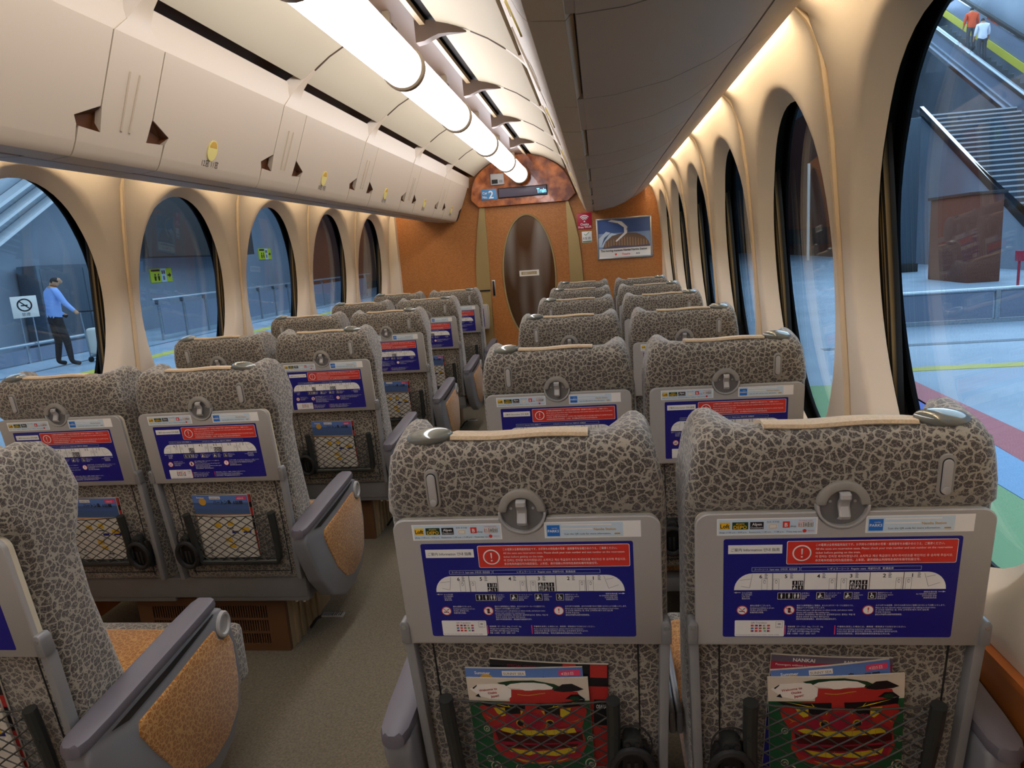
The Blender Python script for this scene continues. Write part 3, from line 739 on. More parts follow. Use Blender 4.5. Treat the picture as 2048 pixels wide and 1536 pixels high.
    for r in (.0018, .0034): 
        A = [(-.092+r*math.sin(t), .7030+r*math.cos(t)) for t in (-.8, -.4, 0, .4, .8)]; B = [(-.092+(r+.0009)*math.sin(t), .7030+(r+.0009)*math.cos(t)) for t in (.8, .4, 0, -.4, -.8)]
        p.poly(A+B, 'ink', 3)
    p.text('Wi-Fi', -.0962, -.0880, .6992, .0026, 'ink', 3)
    p.text('For more tourist information, see the OSAKA TRAVEL GUIDE', -.164, -.087, .6828, .0028, 'inkgrey', 2)
    for x, w, L in ((-.078, .058, ['荷重制限（テーブル）10kg（フック）3kg', 'Weight limit (table)/10kg (hook)/3kg', '중량 제한 (테이블)/10kg (후크)/3kg', '限重（小桌板）10公斤（挂钩）3公斤']), (.003, .110, ['不審物を発見した場合には、乗務員・駅係員までお知らせください。', 'If you see anything suspicious, please inform the employees.', '의심스러운 물건을 발견하신 경우에는 승무원에게 알려주십시오.', '如发现可疑物品，请及时通知乘务员或车站工作人员。'])):
        p.rect(x-.0045, x-.0028, .6845, .7030, 'pinkred', 1)
        for i, t in enumerate(L): p.text(t, x, x+w*[1, .92, 1, .8][i], .6990-.0047*i, .0037, 'white', 1)
    return p.mesh('information_label', fix=False, smooth=False)
def shop_label():
    p = Print(SPo, .0122)
    p.rect(-.197, -.038, .8785, .9095, 'white', 0); p.rect(-.1945, -.0405, .8805, .9075, 'sky', 1)
    p.rect(-.1925, -.1760, .8895, .9025, 'yellow', 2); p.text('Loft', -.1915, -.1768, .8922, .0105, 'ink', 3, 'C', bold=True)
    p.rect(-.1725, -.1470, .8895, .9028, 'deepgreen', 2); p.text('SPORTS', -.1665, -.153, .8980, .0042, 'yellow', 3, 'C', bold=True); p.text('DEPO', -.1715, -.148, .8907, .0085, 'yellow', 3, 'C', bold=True)
    p.rect(-.1440, -.1225, .8895, .9028, 'ink', 2); p.text('Alpen', -.143, -.1235, .8965, .0066, 'white', 3, 'C', bold=True); p.text('Outdoors', -.143, -.1235, .8908, .0052, 'white', 3, 'C')
    p.rect(-.1150, -.1010, .8900, .8985, 'stone_white', 2); p.frame(-.1135, -.1025, .8912, .8972, .0004, 'gold', 3); p.text('奈良 天平館', -.118, -.098, .9010, .0038, 'inkgrey', 2, 'C')
    p.rect(-.0925, -.0815, .8915, .9030, 'red', 2); p.text('B', -.0895, -.082, .8935, .0095, 'white', 3, bold=True); p.text('shop', -.0805, -.0715, .8925, .0050, 'ink', 3)
    p.rect(-.0685, -.0445, .8915, .9020, 'white', 2)
    for i, c in enumerate('日楽座'): p.frame(-.0678+.0078*i, -.0608+.0078*i, .8925, .9010, .0005, 'red' if i == 0 else 'ink', 3); p.text(c, -.0672+.0078*i, -.0612+.0078*i, .8940, .0066, 'ink', 3)
    p.text('THE DINING NANBA', -.068, -.046, .9035, .0024, 'red', 3); p.disc(-.058, .8852, .0032, 'red', 2, 16); p.text('Nankai Terrace', -.053, -.043, .8845, .0030, 'red', 3)
    p.text('Shops 11:00 a.m. - 9:00 p.m.   Restaurants 11:00 a.m. - 11:00 p.m.   Times may vary', -.193, -.062, .8828, .0040, 'ink', 2)
    return p.mesh('shop_label', fix=False, smooth=False)
def station_label():
    p = Print(SPo, .0122)
    p.rect(.036, .199, .8790, .9100, 'white', 0); p.rect(.0385, .1695, .8812, .9078, 'sky', 1)
    p.rect(.0405, .0625, .8830, .9040, 'blue', 2); p.text('NAMBA', .0485, .059, .8972, .0028, 'white', 3, 'C'); p.text('PARKS', .0412, .0618, .8905, .0068, 'white', 3, 'C', bold=True)
    p.line(.065, .9040, .150, .9040, .0025, 'white', 2); p.line(.065, .8965, .118, .8965, .0022, 'white', 2)
    p.text('Namba Station', .1205, .1655, .8930, .0062, 'gold', 2, bold=True); p.text('Scan the QR code for more information.', .0700, .1505, .8852, .0048, 'ink', 2)
    p.rrect(.1545, .1645, .8850, .8875, 'gold', 2, .001)
    return p.mesh('station_label', fix=False, smooth=False)
def bprism(b, poly, fn, d0, d1, m, r=.006, seg=2):
    bm = bmesh.new(); n = len(poly)
    vs = [bm.verts.new(fn(a, c, d0)) for a, c in poly]+[bm.verts.new(fn(a, c, d1)) for a, c in poly]
    bm.faces.new(vs[:n][::-1]); bm.faces.new(vs[n:])
    for i in range(n): bm.faces.new((vs[i], vs[(i+1) % n], vs[n+(i+1) % n], vs[n+i]))
    bmesh.ops.recalc_face_normals(bm, faces=bm.faces[:])
    if r: bmesh.ops.bevel(bm, geom=bm.edges[:], offset=r, segments=seg, affect='EDGES', profile=0.5, clamp_overlap=True)
    b.frombm(bm, m)
BACK, INFO, SHOP, STAT = back_mesh(), info_label(), shop_label(), station_label()
b = MB(); outl(b, [(tray_outline(.002), -.0118), (tray_outline(.002), .000), (tray_outline(.002), .002)], 'cream_plastic'); EDGE = b.mesh('tray_edge')
b = MB(); outl(b, [(tray_outline(.0), .0012), (tray_outline(.0), .0105), (tray_outline(.0016), .0121)], 'grey_plastic'); TRAY = b.mesh('tray_table')
# latch
b = MB()
A = [(.041*math.cos(t), .930+.041*math.sin(t)) for t in [PI*i/16 for i in range(17)]]+[(.0265*math.cos(t), .930+.0265*math.sin(t)) for t in [PI-PI*i/16 for i in range(17)]]
bprism(b, A, SPo, -.004, .015, 'hook_grey', .003)
A = [(.0415*math.cos(t), .930+.0415*math.sin(t)) for t in [PI+PI*i/16 for i in range(17)]]+[(.037*math.cos(t), .930+.037*math.sin(t)) for t in [2*PI-PI*i/16 for i in range(17)]]
bprism(b, A, SPo, -.004, .0155, 'grey_plastic', .0015)
b.prism([(.0385*math.cos(2*PI*i/28), .930+.0385*math.sin(2*PI*i/28)) for i in range(28)], SPo, -.010, .006, 'grey_rail')  # recess floor, its shade put into the colour as a darker grey
for u in (-.019, .019): b.prism([(u+.0025*math.cos(2*PI*i/10), .935+.0025*math.sin(2*PI*i/10)) for i in range(10)], SPo, .005, .0075, 'grey_plastic')
LATCH = b.mesh('tray_latch')
b = MB(); S_ = [(.954, .012), (.951, .020), (.944, .021), (.936, .014), (.929, .013), (.921, .018), (.914, .022), (.909, .020), (.906, .014)]
b.loft([[SPo(u, z, d+t) for u, t in ((-.0085, -.004), (.0085, -.004), (.0085, .001), (.006, .003), (-.006, .003), (-.0085, .001))] for z, d in S_], 'grey_plastic'); LEVER = b.mesh('latch_lever')
def obround(hw, z0, z1, n=8): return [(hw*math.cos(t), z1-hw+hw*math.sin(t)) for t in [PI*i/n for i in range(n+1)]]+[(hw*math.cos(t), z0+hw+hw*math.sin(t)) for t in [PI+PI*i/n for i in range(n+1)]]
def sect(P, u): return [(a+u, z) for a, z in P]
def make_seat(s, name):
    """s = +1: grip knob and armrest on the right seen from behind, -1: on the left"""
    r = empty(name, (0, 0, FLOOR))
    K = (lambda nm, me, par=r: mkobj(nm, me, par))
    K('backrest', BACK)
    # beige head cover strip folded over the top
    b = MB(); rings = []
    for u in [-.118+.236*i/12 for i in range(13)]:
        sag = .003*math.sin(u*32)
        pr = [(.026, 1.053), (.022, 1.056), (.026, 1.0615), (.05, 1.0625), (.085, 1.055), (.110, 1.034), (.126, 1.0), (.131, .90), (.127, .90), (.120, .99), (.104, 1.03), (.05, 1.0575), (.028, 1.054)]
        rings.append([SP(u, z+sag*.6, y) for y, z in pr])
    b.loft(rings, 'cloth_beige'); K('head_cover', b.mesh('head_cover'))
    # pebble shaped grip
    b = MB()
    def tilt(p):
        x, y, z = p; a = -s*.10
        x2 = (x)*math.cos(a)-(z)*math.sin(a); z2 = x*math.sin(a)+z*math.cos(a)
        return SP(s*.158+x2, 1.058+z2, .040+y)
    b.ell((0, 0, 0), .043, .026, .0165, 'pebble_grey', 24, 14, tilt)
    b.ell((0, .004, -.009), .034, .022, .013, 'rubber_dark', 16, 8, tilt); K('grip_knob', b.mesh('grip_knob', ang=60))
    # coat hook
    hu = s*.152
    b = MB(); bprism(b, sect(obround(.0125, .936, 1.011), hu), SPo, -.003, .0075, 'hook_grey', .002); h = K('coat_hook', b.mesh('coat_hook'))
    b = MB(); bprism(b, sect(obround(.0085, .942, 1.005), hu), SPo, .004, .0081, 'rubber_dark', 0)  # dark ring: the shadow in the groove round the lever, put in as colour
    bprism(b, sect(obround(.0072, .944, 1.003), hu), SPo, .004, .0115, 'grey_plastic', .0015); bprism(b, sect(obround(.0060, .944, .957), hu), SPo, .008, .0135, 'grey_plastic', .0015); K('hook_lever', b.mesh('hook_lever'), h)
    t = K('tray_table', TRAY); K('tray_edge', EDGE, t); K('information_label', INFO, t); K('shop_label', SHOP, t); K('station_label', STAT, t)
    l = K('tray_latch', LATCH); K('latch_lever', LEVER, l)
    for e in (-1, 1):
        b = MB(); bprism(b, [(e*.2285, .664), (e*.2465, .664), (e*.2465, .704), (e*.242, .712), (e*.233, .712), (e*.2285, .704)], SPo, -.012, .0165, 'grey_arm', .003)
        bprism(b, [(e*.2260, .664), (e*.2440, .664), (e*.2330, .275), (e*.2160, .275)], SPo, -.016, .010, 'grey_arm', .003)
        b.prism([(e*.2375+.004*math.cos(2*PI*i/12), .700+.004*math.sin(2*PI*i/12)) for i in range(12)], SPo, .016, .018, 'steel'); K('tray_arm', b.mesh('tray_arm'))
    # piping seams of the lower panel
    b = MB()
    for u in (-.188, .196): b.tube([SPo(u*s, .655, -.0108), SPo(u*s*.99, .46, -.0108), SPo(u*s*.97, .290, -.0112)], .0016, 'rubber_dark', 6)
    b.tube([SPo(-.19, .300, -.0115), SPo(.19, .300, -.0115)], .0016, 'rubber_dark', 6); K('panel_seam', b.mesh('panel_seam'))
    # pocket frame and net
    ua, ub = s*.176, -s*.138
    path = [(ua, .546), (ua*.995, .48), (ua*.975, .40), (ua*.955, .368), (ua*.91, .350), (ub*.87, .350), (ub*.945, .368), (ub*.97, .40), (ub*.995, .48), (ub, .546)]
    b = MB(); b.tube([SPo(u, z, .012+.010*(z-.356)/.19) for u, z in path], [.0135, .0132, .0125, .0124, .0120, .0120, .0124, .0125, .0132, .0135], 'pocket_black', 10)
    for u in (ua, ub): b.prism([(u+.006*math.cos(2*PI*i/10), .470+.006*math.sin(2*PI*i/10)) for i in range(10)], SPo, .02, .031, 'pocket_black')
    pk = K('seat_pocket', b.mesh('seat_pocket'))
    b = MB(); lo, hi = min(ua, ub)+.006, max(ua, ub)-.006; zb, zt = .358, .538
    def bulge(u, z): 
        q = max(0, math.sin(PI*(u-lo)/(hi-lo))); return .014+.010*q*(.35+.65*math.sin(PI*min(1, max(0, (z-zb)/(zt-zb)))*.8+.3))
    dw, dh = .042, .0285
    for sg in (-1, 1):
        c = -12
        while c < 24:
            pts = []
            for i in range(0, 60):
                u = lo+(hi-lo)*i/59; z = zb+c*dh+sg*(u-lo)/dw*dh
                if zb-.001 <= z <= zt-.004*math.sin(PI*(u-lo)/(hi-lo)): pts.append((u, z))
            if len(pts) > 3:
                pts = pts[::4]+([pts[-1]] if (len(pts)-1) % 4 else [])
                b.tube([SPo(u+.0006*math.sin(z*300), z, bulge(u, z)+.0006*sg) for u, z in pts], .0017, 'net_black', 4)
            c += 1
    b.tube([SPo(lo+(hi-lo)*i/16, zt-.006*math.sin(PI*i/16)+.001*math.sin(i*2.6), bulge(lo+(hi-lo)*i/16, zt)) for i in range(17)], .0019, 'net_black', 5)
    n = K('net', b.mesh('net'), pk); n['kind'] = 'stuff'
    # folding drink holder on the inner side
    hu = -s*.170
    b = MB(); bprism(b, [(hu-.020, .428), (hu+.020, .428), (hu+.017, .452), (hu+.009, .460), (hu-.009, .460), (hu-.017, .452)], SPo, -.010, .022, 'pocket_black', .004)
    for e in (-1, 1): b.tube([SPo(hu+e*.009, .447, .020), SPo(hu+e*.009, .447, .027)], .005, 'rubber_dark', 10)
    bprism(b, [(hu-.030, .330), (hu+.030, .330), (hu+.034, .36), (hu+.034, .415), (hu+.026, .434), (hu-.026, .434), (hu-.034, .415), (hu-.034, .36)], SPo, -.010, .008, 'rubber_dark', .004)
    dh_ = K('drink_holder', b.mesh('drink_holder'))
    b = MB(); O = [(hu+.037*math.cos(t), .386+.049*math.sin(t)) for t in [2*PI*i/28 for i in range(28)]]
    b.tube([SPo(u, z, .026-.06*max(0, .38-z)) for u, z in O+O[:1]], .0085, 'rubber_dark', 8, False); K('holder_ring', b.mesh('holder_ring'), dh_)
    b = MB(); b.rbox(hu-.021, hu+.021, 0, .02, .345, .424, 'black', .004); b.v = [SPo(x, z, .020-y) for x, y, z in b.v]
    for i in range(2): bprism(b, [(hu-.012+.014*i, .352), (hu-.004+.014*i, .352), (hu-.004+.014*i, .40), (hu-.012+.014*i, .40)], SPo, .018, .0225, 'rubber_dark', .001)
    K('holder_tray', b.mesh('holder_tray'), dh_)
    b = MB(); b.tube([SPo(hu+.036*math.cos(t)+.001, .437+.044*math.sin(t), .012) for t in [PI*1.05-1.25*PI*i/18 for i in range(19)]], .0017, 'rubber_dark', 6); K('wire_loop', b.mesh('wire_loop'), dh_)
    # cushion
    b = MB(); b.rbox(-.236, .236, .15, .625, .215, .365, 'orange_fabric', .028, 3); b.v = [(x, y+.02*max(0, .3-z), z+ZS+.03*max(0, y-.35)) for x, y, z in b.v]; K('seat_cushion', b.mesh('seat_cushion', ang=60))
    b = MB(); b.rbox(-.240, .240, .600, .692, .17, .352, 'seat_fabric', .022, 3); b.v = [(x, y, z+ZS) for x, y, z in b.v]; K('cushion_front', b.mesh('cushion_front', ang=60))
    b = MB(); b.rbox(-.225, .225, .12, .60, .160, .214, 'grey_rail', .008); b.rbox(-.05, .05, .28, .42, FLOOR, .162, 'grey_rail', .006); b.v = [(x, y, z+ZS) for x, y, z in b.v]; K('seat_pan', b.mesh('seat_pan'))
    b = MB(); b.rbox(min(-s*.2465, -s*.2595), max(-s*.2465, -s*.2595), .13, .44, .395, .445, 'grey_shell', .005); b.v = [(x, y, z+ZS) for x, y, z in b.v]; K('centre_armrest', b.mesh('centre_armrest'))
    # outer armrest
    def AP(y, z, d): return (s*d, y+.02, z+ZS-.022)
    shellp = [(-.015, .495), (.06, .500), (.25, .516), (.44, .530), (.482, .522), (.505, .490), (.522, .42), (.528, .33), (.505, .225), (.45, .155), (.36, .122), (.25, .128), (.14, .185), (.06, .28), (.0, .40), (-.02, .46)]
    b = MB(); bprism(b, shellp, AP, .246, .304, 'grey_shell', .012, 3); ar = K('armrest', b.mesh('armrest', ang=50))
    b = MB(); rings = []
    for y, w, z in ((-.035, .010, .497), (-.028, .022, .499), (-.008, .030, .502), (.05, .033, .508), (.2, .033, .523), (.36, .033, .538), (.44, .031, .545), (.458, .027, .545)):
        rings.append([AP(y, z, .277-w), AP(y, z+.012, .277-w+.003), AP(y, z+.017, .277-w*.6), AP(y, z+.017, .277+w*.6), AP(y, z+.012, .277+w-.003), AP(y, z, .277+w), AP(y, z-.010, .277+w*.9), AP(y, z-.010, .277-w*.9)])
    b.loft(rings, 'pad_grey'); K('armrest_pad', b.mesh('armrest_pad'), ar)
    b = MB(); b.prism([(.05, .486), (.25, .504), (.44, .524), (.40, .512), (.25, .489), (.10, .474)], AP, .300, .3055, 'rubber_dark'); K('armrest_groove', b.mesh('armrest_groove'), ar)
    b = MB(); bprism(b, [(.125, .450), (.25, .462), (.40, .482), (.432, .484), (.440, .455), (.462, .438), (.488, .440), (.502, .405), (.500, .30), (.478, .225), (.42, .185), (.34, .172), (.275, .195), (.205, .265), (.15, .36), (.12, .42)], AP, .296, .3085, 'orange_fabric', .004); K('armrest_panel', b.mesh('armrest_panel', ang=50), ar)
    b = MB(); C_ = [(2*PI*i/24) for i in range(24)]
    b.loft([[AP(.472+rr*.92*math.cos(t), .478+rr*1.12*math.sin(t), d) for t in C_] for rr, d in ((.032, .290), (.032, .309), (.029, .3125), (.024, .3125), (.021, .307), (.0, .307))], 'grey_plastic', True, False); K('recline_button', b.mesh('recline_button'), ar)
    return r
seatA = make_seat(-1, 'train_seat'); seatB = make_seat(1, 'train_seat')
RX, LX, SR, SL, RYS, LYS = .595, -.590, .520, .530, 1.1071, 1.0542
used = {-1: False, 1: False}
CNT = ['nearest the camera', 'in the second row', 'in the third row', 'in the fourth row', 'in the fifth row', 'in the sixth row']
seats = {}
def place(x, y, s, label):
    o = (seatA if s < 0 else seatB)
    if used[s]: o = copy_tree(o)
    used[s] = True
    o.location = (x, y, FLOOR); o['label'] = label; o['category'] = 'seat'; o['group'] = 'leopard print train seats'
    return o
for k in range(6):
    seats['Ra', k] = place(RX, RYS+PITCH*k, -1, 'grey leopard-print aisle seat of the right block, %s' % CNT[k])
    seats['Rw', k] = place(RX+SR, RYS+PITCH*k, 1, 'grey leopard-print window seat of the right block, %s' % CNT[k])
    seats['La', k] = place(LX, LYS+PITCH*k, 1, 'grey leopard-print aisle seat of the left block, %s' % CNT[k])
    if k: seats['Lw', k] = place(LX-SL, LYS+PITCH*k, -1, 'grey leopard-print window seat of the left block, %s' % CNT[k])
# frames under the left pairs: rail, grille box, pedal
def make_frame():
    r = empty('seat_frame', (0, 0, FLOOR))
    def Z(b): b.v = [(x, y, z+ZS) for x, y, z in b.v]; return b
    b = MB(); b.rbox(-.535, .50, .115, .165, .178, .262, 'grey_rail', .008); mkobj('rear_rail', Z(b).mesh('rear_rail'), r)
    b = MB(); b.box(-.23, .375, .17, .56, .150, .172, 'grille_wood')
    for x0, x1, z0, z1 in ((-.23, -.17, FLOOR, .15), (.300, .375, FLOOR, .15), (-.17, .30, .118, .15), (-.17, .30, FLOOR, -.042), (-.17, .30, .058, .066), (-.17, .30, .002, .010)): b.box(x0, x1, .166, .186, z0, z1, 'grille_wood')
    b.box(-.17, .30, .20, .205, FLOOR, .15, 'dark_gap'); g = mkobj('grille_box', Z(b).mesh('grille_box'), r)
    b = MB()
    for i in range(46): x = -.166+.0101*i; b.box(x, x+.0045, .170, .184, -.042, .118, 'grille_wood')
    q = mkobj('grille_slats', Z(b).mesh('grille_slats', smooth=False), g); q['kind'] = 'stuff'
    b = MB(); b.box(.372, .376, .186, .56, FLOOR, .15, 'rail_cream')
    for i in range(5): b.rbox(.374, .384, .22+.05*i, .245+.05*i, FLOOR, .15, 'rail_cream', .003)
    mkobj('pedestal_side', Z(b).mesh('pedestal_side'), r)
    b = MB(); b.rbox(.47, .56, .255, .285, .018, .026, 'steel', .003)
    for i in range(5): b.box(.515+.008*i, .519+.008*i, .256, .284, .026, .028, 'chrome')
    b.tube([(.475, .27, .02), (.44, .28, .0), (.40, .30, FLOOR+.02)], .006, 'rubber_dark', 6); mkobj('foot_pedal', Z(b).mesh('foot_pedal'), r)
    b = MB()
    for x in (.44, .47): b.tube([(x, .14, .182), (x, .14, .150)], .006, 'chrome', 8)
    mkobj('bolt', Z(b).mesh('bolt'), r)
    return r
fr0 = make_frame()
for k in range(1, 6):
    o = fr0 if k == 1 else copy_tree(fr0)
    o.location = (-.865, LYS+PITCH*k, FLOOR); o['category'] = 'seat frame'; o['group'] = 'seat frames of the left pairs'
    o['label'] = 'grey steel frame with wood grille, under left seats %s' % CNT[k]
# ------------------------------------------------------------------ magazines in the pockets
def mag(root, u, draw, w, z0, z1, lift, tilt, name, label, bend=.0, group=None):
    """a booklet standing in a seat pocket; sheet coordinates a across, b up from its foot"""
    c, n = math.cos(tilt), math.sin(tilt); H = z1-z0; T = .0035
    def M(a, bb, d): return SPo(u+a*c-bb*n, z0+bb*c+a*n, lift+d+bend*(bb/H)**2+.004*math.cos(a/w*3))
    b = Print(M, T+.0006)
    xs = [-w/2+w*i/8 for i in range(9)]
    b.loft([[M(x, 0, T), M(x, H*.5, T), M(x, H, T), M(x, H, 0), M(x, H*.5, 0), M(x, 0, 0)] for x in xs], 'paper')
    draw(b, w, H)
    return mkobj(name, b.mesh('magazine', fix=False, smooth=False), None, root.location, label=label, category='magazine', **({'group': group} if group else {}))
def strip(b, w, z0, z1, m, k=0):
    for i in range(8): b.rect(-w/2+w*i/8, -w/2+w*(i+1)/8, z0, z1, m, k)
def sub(b, P, m, k):
    """ink polygons cut in narrow columns so that they hug the curved cover"""
    n = 10; xs = [p[0] for p in P]; lo, hi = min(xs), max(xs)
    def clip(P, x, keep):
        R = []
        for i in range(len(P)):
            p, q = P[i], P[(i+1) % len(P)]; a, c = (p[0]-x)*keep, (q[0]-x)*keep
            if a >= 0: R.append(p)
            if (a > 0 > c) or (a < 0 < c): t = a/(a-c); R.append((x, p[1]+(q[1]-p[1])*t))
        return R
    step = .02; x = lo
    while x < hi-1e-6:
        R = clip(clip(P, x, 1), min(x+step, hi), -1)
        if len(R) >= 3: b.poly(R, m, k)
        x += step
def lion(b, w, H):
    s = w/1520.0
    def T(P): return [((x-300)*s-w/2, H-(y-335)*s*1.2) for x, y in P]
    def pg(P, m, k): sub(b, T(P), m, k)
    def circ(x, y, r, m, k, ry=None): pg([(x+r*math.cos(2*PI*i/20), y+(ry or r)*math.sin(2*PI*i/20)) for i in range(20)], m, k)
    strip(b, w, 0, H-(620-335)*s*1.2, 'green', 0); strip(b, w, H-(620-335)*s*1.2, H-.0005, 'paper', 0)
    pg([(690, 385), (870, 355), (1150, 352), (1400, 400), (1500, 450), (1420, 480), (800, 440)], 'deepgreen', 1)
    pg([(790, 430), (860, 395), (1000, 378), (1150, 378), (1290, 395), (1385, 440), (1370, 465), (1270, 470), (1190, 462), (1110, 478), (1030, 478), (960, 455), (880, 450)], 'stone_white', 2)
    pg([(1380, 480), (1500, 405), (1620, 400), (1760, 472), (1690, 492), (1500, 500)], 'ink', 3)
    pg([(850, 465), (1100, 475), (1380, 468), (1680, 505), (1720, 600), (1600, 640), (820, 640), (830, 560)], 'magred', 1)
    for i in range(5): x = 930+70*i; pg([(x, 520+14*math.sin(i*.9)), (x+72, 520+14*math.sin((i+1)*.9)), (x+72, 530+14*math.sin((i+1)*.9)), (x, 530+14*math.sin(i*.9))], 'gold', 2)
    pg([(330, 470), (430, 410), (520, 405), (640, 395), (780, 405), (860, 470), (850, 560), (790, 600), (600, 595), (450, 560)], 'stone_white', 2)
    pg([(365, 455), (430, 412), (425, 430), (380, 470)], 'ink', 3); pg([(390, 560), (435, 525), (460, 575)], 'ink', 3)
    for t, x, y, W_ in (('Welcome to', 450, 500, 330), ('Osaka', 560, 530, 180), ('Japan!', 590, 570, 180)):
        q = T([(x, y)])[0]; b.text(t, q[0], q[0]+W_*s, q[1], 46*s, 'magred', 4, rot=.17, bold=True)
    pg([(420, 690), (560, 640), (1000, 620), (1640, 640), (1765, 700), (1775, 760), (1700, 950), (1735, 1200), (1640, 1360), (1300, 1445), (900, 1435), (640, 1350), (545, 1200), (560, 1000), (450, 820)], 'magred', 1)
    pg([(395, 620), (700, 640), (1010, 640), (1010, 715), (860, 705), (700, 690), (520, 690)], 'ink', 2); pg([(1150, 640), (1450, 640), (1760, 600), (1750, 680), (1500, 700), (1160, 715)], 'ink', 2)
    pg([(1520, 590), (1600, 535), (1690, 535), (1770, 600)], 'ink', 3); circ(1640, 585, 60, 'deepgreen', 4, 28)
    for P in ([(480, 620), (740, 670), (900, 700), (740, 682)], [(780, 640), (820, 680), (805, 685)], [(1680, 620), (1440, 665), (1280, 710), (1440, 680)], [(1400, 640), (1345, 695), (1360, 697)]): pg(P, 'teeth', 4)
    pg([(605, 705), (750, 700), (748, 800), (695, 815), (640, 770)], 'teeth', 2); pg([(750, 690), (945, 690), (945, 775), (760, 785)], 'ink', 2); pg([(945, 735), (985, 735), (945, 790)], 'teeth', 3)
    pg([(1580, 705), (1450, 715), (1440, 810), (1490, 835), (1560, 780)], 'teeth', 2); pg([(1440, 700), (1255, 700), (1255, 770), (1440, 810)], 'ink', 2); pg([(1245, 735), (1205, 735), (1245, 790)], 'teeth', 3)
    for x, r in ((830, 95), (1375, 95)): circ(x, 860, r, 'crimson', 2, 80)
    circ(1100, 870, 125, 'crimson', 3, 115)
    for x in (925, 1300): circ(x, 890, 52, 'teeth', 4, 42); circ(x+4, 896, 42, 'ink', 5, 36)
    for P in ([(870, 915), (980, 965), (1040, 972), (960, 978)], [(960, 900), (990, 960), (975, 962)], [(1330, 915), (1230, 965), (1165, 975), (1250, 978)], [(1260, 900), (1235, 960), (1250, 962)], [(485, 800), (580, 850), (620, 855), (570, 862)], [(1710, 820), (1640, 862), (1550, 880), (1640, 872)], [(1640, 862), (1690, 885), (1680, 892)], [(530, 890), (575, 850), (582, 858)]): pg(P, 'gold', 6)
    pg([(580, 950), (700, 905), (1100, 985), (1600, 925), (1690, 990), (1690, 1150), (1640, 1330), (1300, 1400), (880, 1390), (640, 1270), (590, 1100)], 'crimson', 2)
    pg([(590, 1010), (1100, 1045), (1690, 1010), (1700, 1120), (1500, 1150), (1100, 1160), (620, 1140)], 'darkred', 4)
    pg([(620, 970), (700, 948), (950, 985), (1250, 985), (1600, 958), (1625, 1020), (1300, 1048), (1100, 1056), (900, 1050), (690, 1005)], 'teeth', 5)
    pg([(690, 1190), (1640, 1170), (1600, 1210), (1100, 1240), (720, 1215)], 'darkred', 4)
    pg([(690, 1215), (880, 1245), (1110, 1262), (1400, 1240), (1610, 1205), (1580, 1285), (1340, 1328), (1180, 1315), (1090, 1290), (1000, 1320), (870, 1300), (760, 1275)], 'teeth', 5)
    for x in (790, 900, 1050, 1120, 1240, 1340, 1500): pg([(x, 985), (x+7, 985), (x+7, 1045), (x, 1045)], 'tan', 6)
    for x in (940, 1040, 1180, 1250, 1340, 1500): pg([(x, 1240), (x+7, 1240), (x+7, 1310), (x, 1310)], 'tan', 6)
    pg([(800, 1360), (1100, 1420), (1400, 1380), (1530, 1350), (1400, 1400), (1100, 1440), (900, 1410)], 'gold', 3)
    for x, y, r in ((470, 1390, 46), (540, 1490, 70), (850, 1500, 50), (1790, 1110, 36), (1770, 1440, 70), (1250, 1510, 45), (480, 985, 40), (1650, 1560, 60), (700, 1600, 60), (1050, 1620, 60)):
        circ(x, y, r, 'paper', 1); circ(x, y, r*.80, 'green', 2); circ(x+r*.1, y+r*.1, r*.45, 'paper', 3); circ(x+r*.15, y+r*.12, r*.28, 'green', 4)
def island(b, w, H):
    strip(b, w, H-.030, H-.0005, 'skyblue', 0); strip(b, w, H-.075, H-.030, 'steelblue', 0); strip(b, w, H-.052, H-.040, 'posterblue', 1); strip(b, w, H-.105, H-.075, 'tan', 0); strip(b, w, 0, H-.105, 'paper', 0)
    b.rect(-w*.18, w*.02, H-.016, H-.005, 'stone_white', 2); b.text('SUNNY SEA', -w*.17, w*.01, H-.014, .008, 'violet', 3); b.text('Summer', -w*.42, -w*.22, H-.013, .009, 'white', 3, bold=True)
    b.disc(-w*.32, H-.026, .014, 'gold', 2, 16); b.rect(w*.30, w*.48, H-.018, H-.006, 'pinkred', 2); b.text('4泊5日', w*.32, w*.46, H-.016, .008, 'white', 3)
    b.text('ハートン島', -w*.12, w*.20, H-.034, .018, 'ink', 3, bold=True); b.text('5日間', w*.24, w*.45, H-.034, .014, 'ink', 3, bold=True)
    for i in range(14): b.disc(-w*.42+w*.055*i, H-.088+.004*math.sin(i*2.1), .006, ['stone_white', 'crimson', 'posterbrown'][i % 3], 1, 8)
    b.rect(w*.2, w*.46, H-.100, H-.080, 'steelblue', 1); b.text('39,800', w*.22, w*.45, H-.097, .012, 'white', 3, bold=True)
def timetable(b, w, H):
    strip(b, w, 0, H-.0005, 'stone_white', 0)
    for a, z, sx, sz in ((-.2, .025, .12, .018), (.05, .020, .10, .018), (.28, .045, .14, .016), (-.05, .085, .12, .018), (.0, .11, .12, .014)): b.rect(w*a, w*(a+sx), H-z-sz, H-z, 'yellow', 1)
    for a, z in ((-.35, .05), (.02, .045), (.1, .14), (-.2, .18)): b.rect(w*a, w*(a+.12), H-z-.004, H-z, 'ink', 1)
    b.rect(w*.1, w*.45, H-.068, H-.058, 'navy', 1); b.disc(w*.15, H-.09, .016, 'inkgrey', 1, 16); b.disc(w*.15, H-.09, .0145, 'stone_white', 2, 16)
    for i in range(6): b.rect(-w*.4, w*(.1+.05*(i % 3)), H-.125-.012*i, H-.121-.012*i, 'inkgrey', 1)
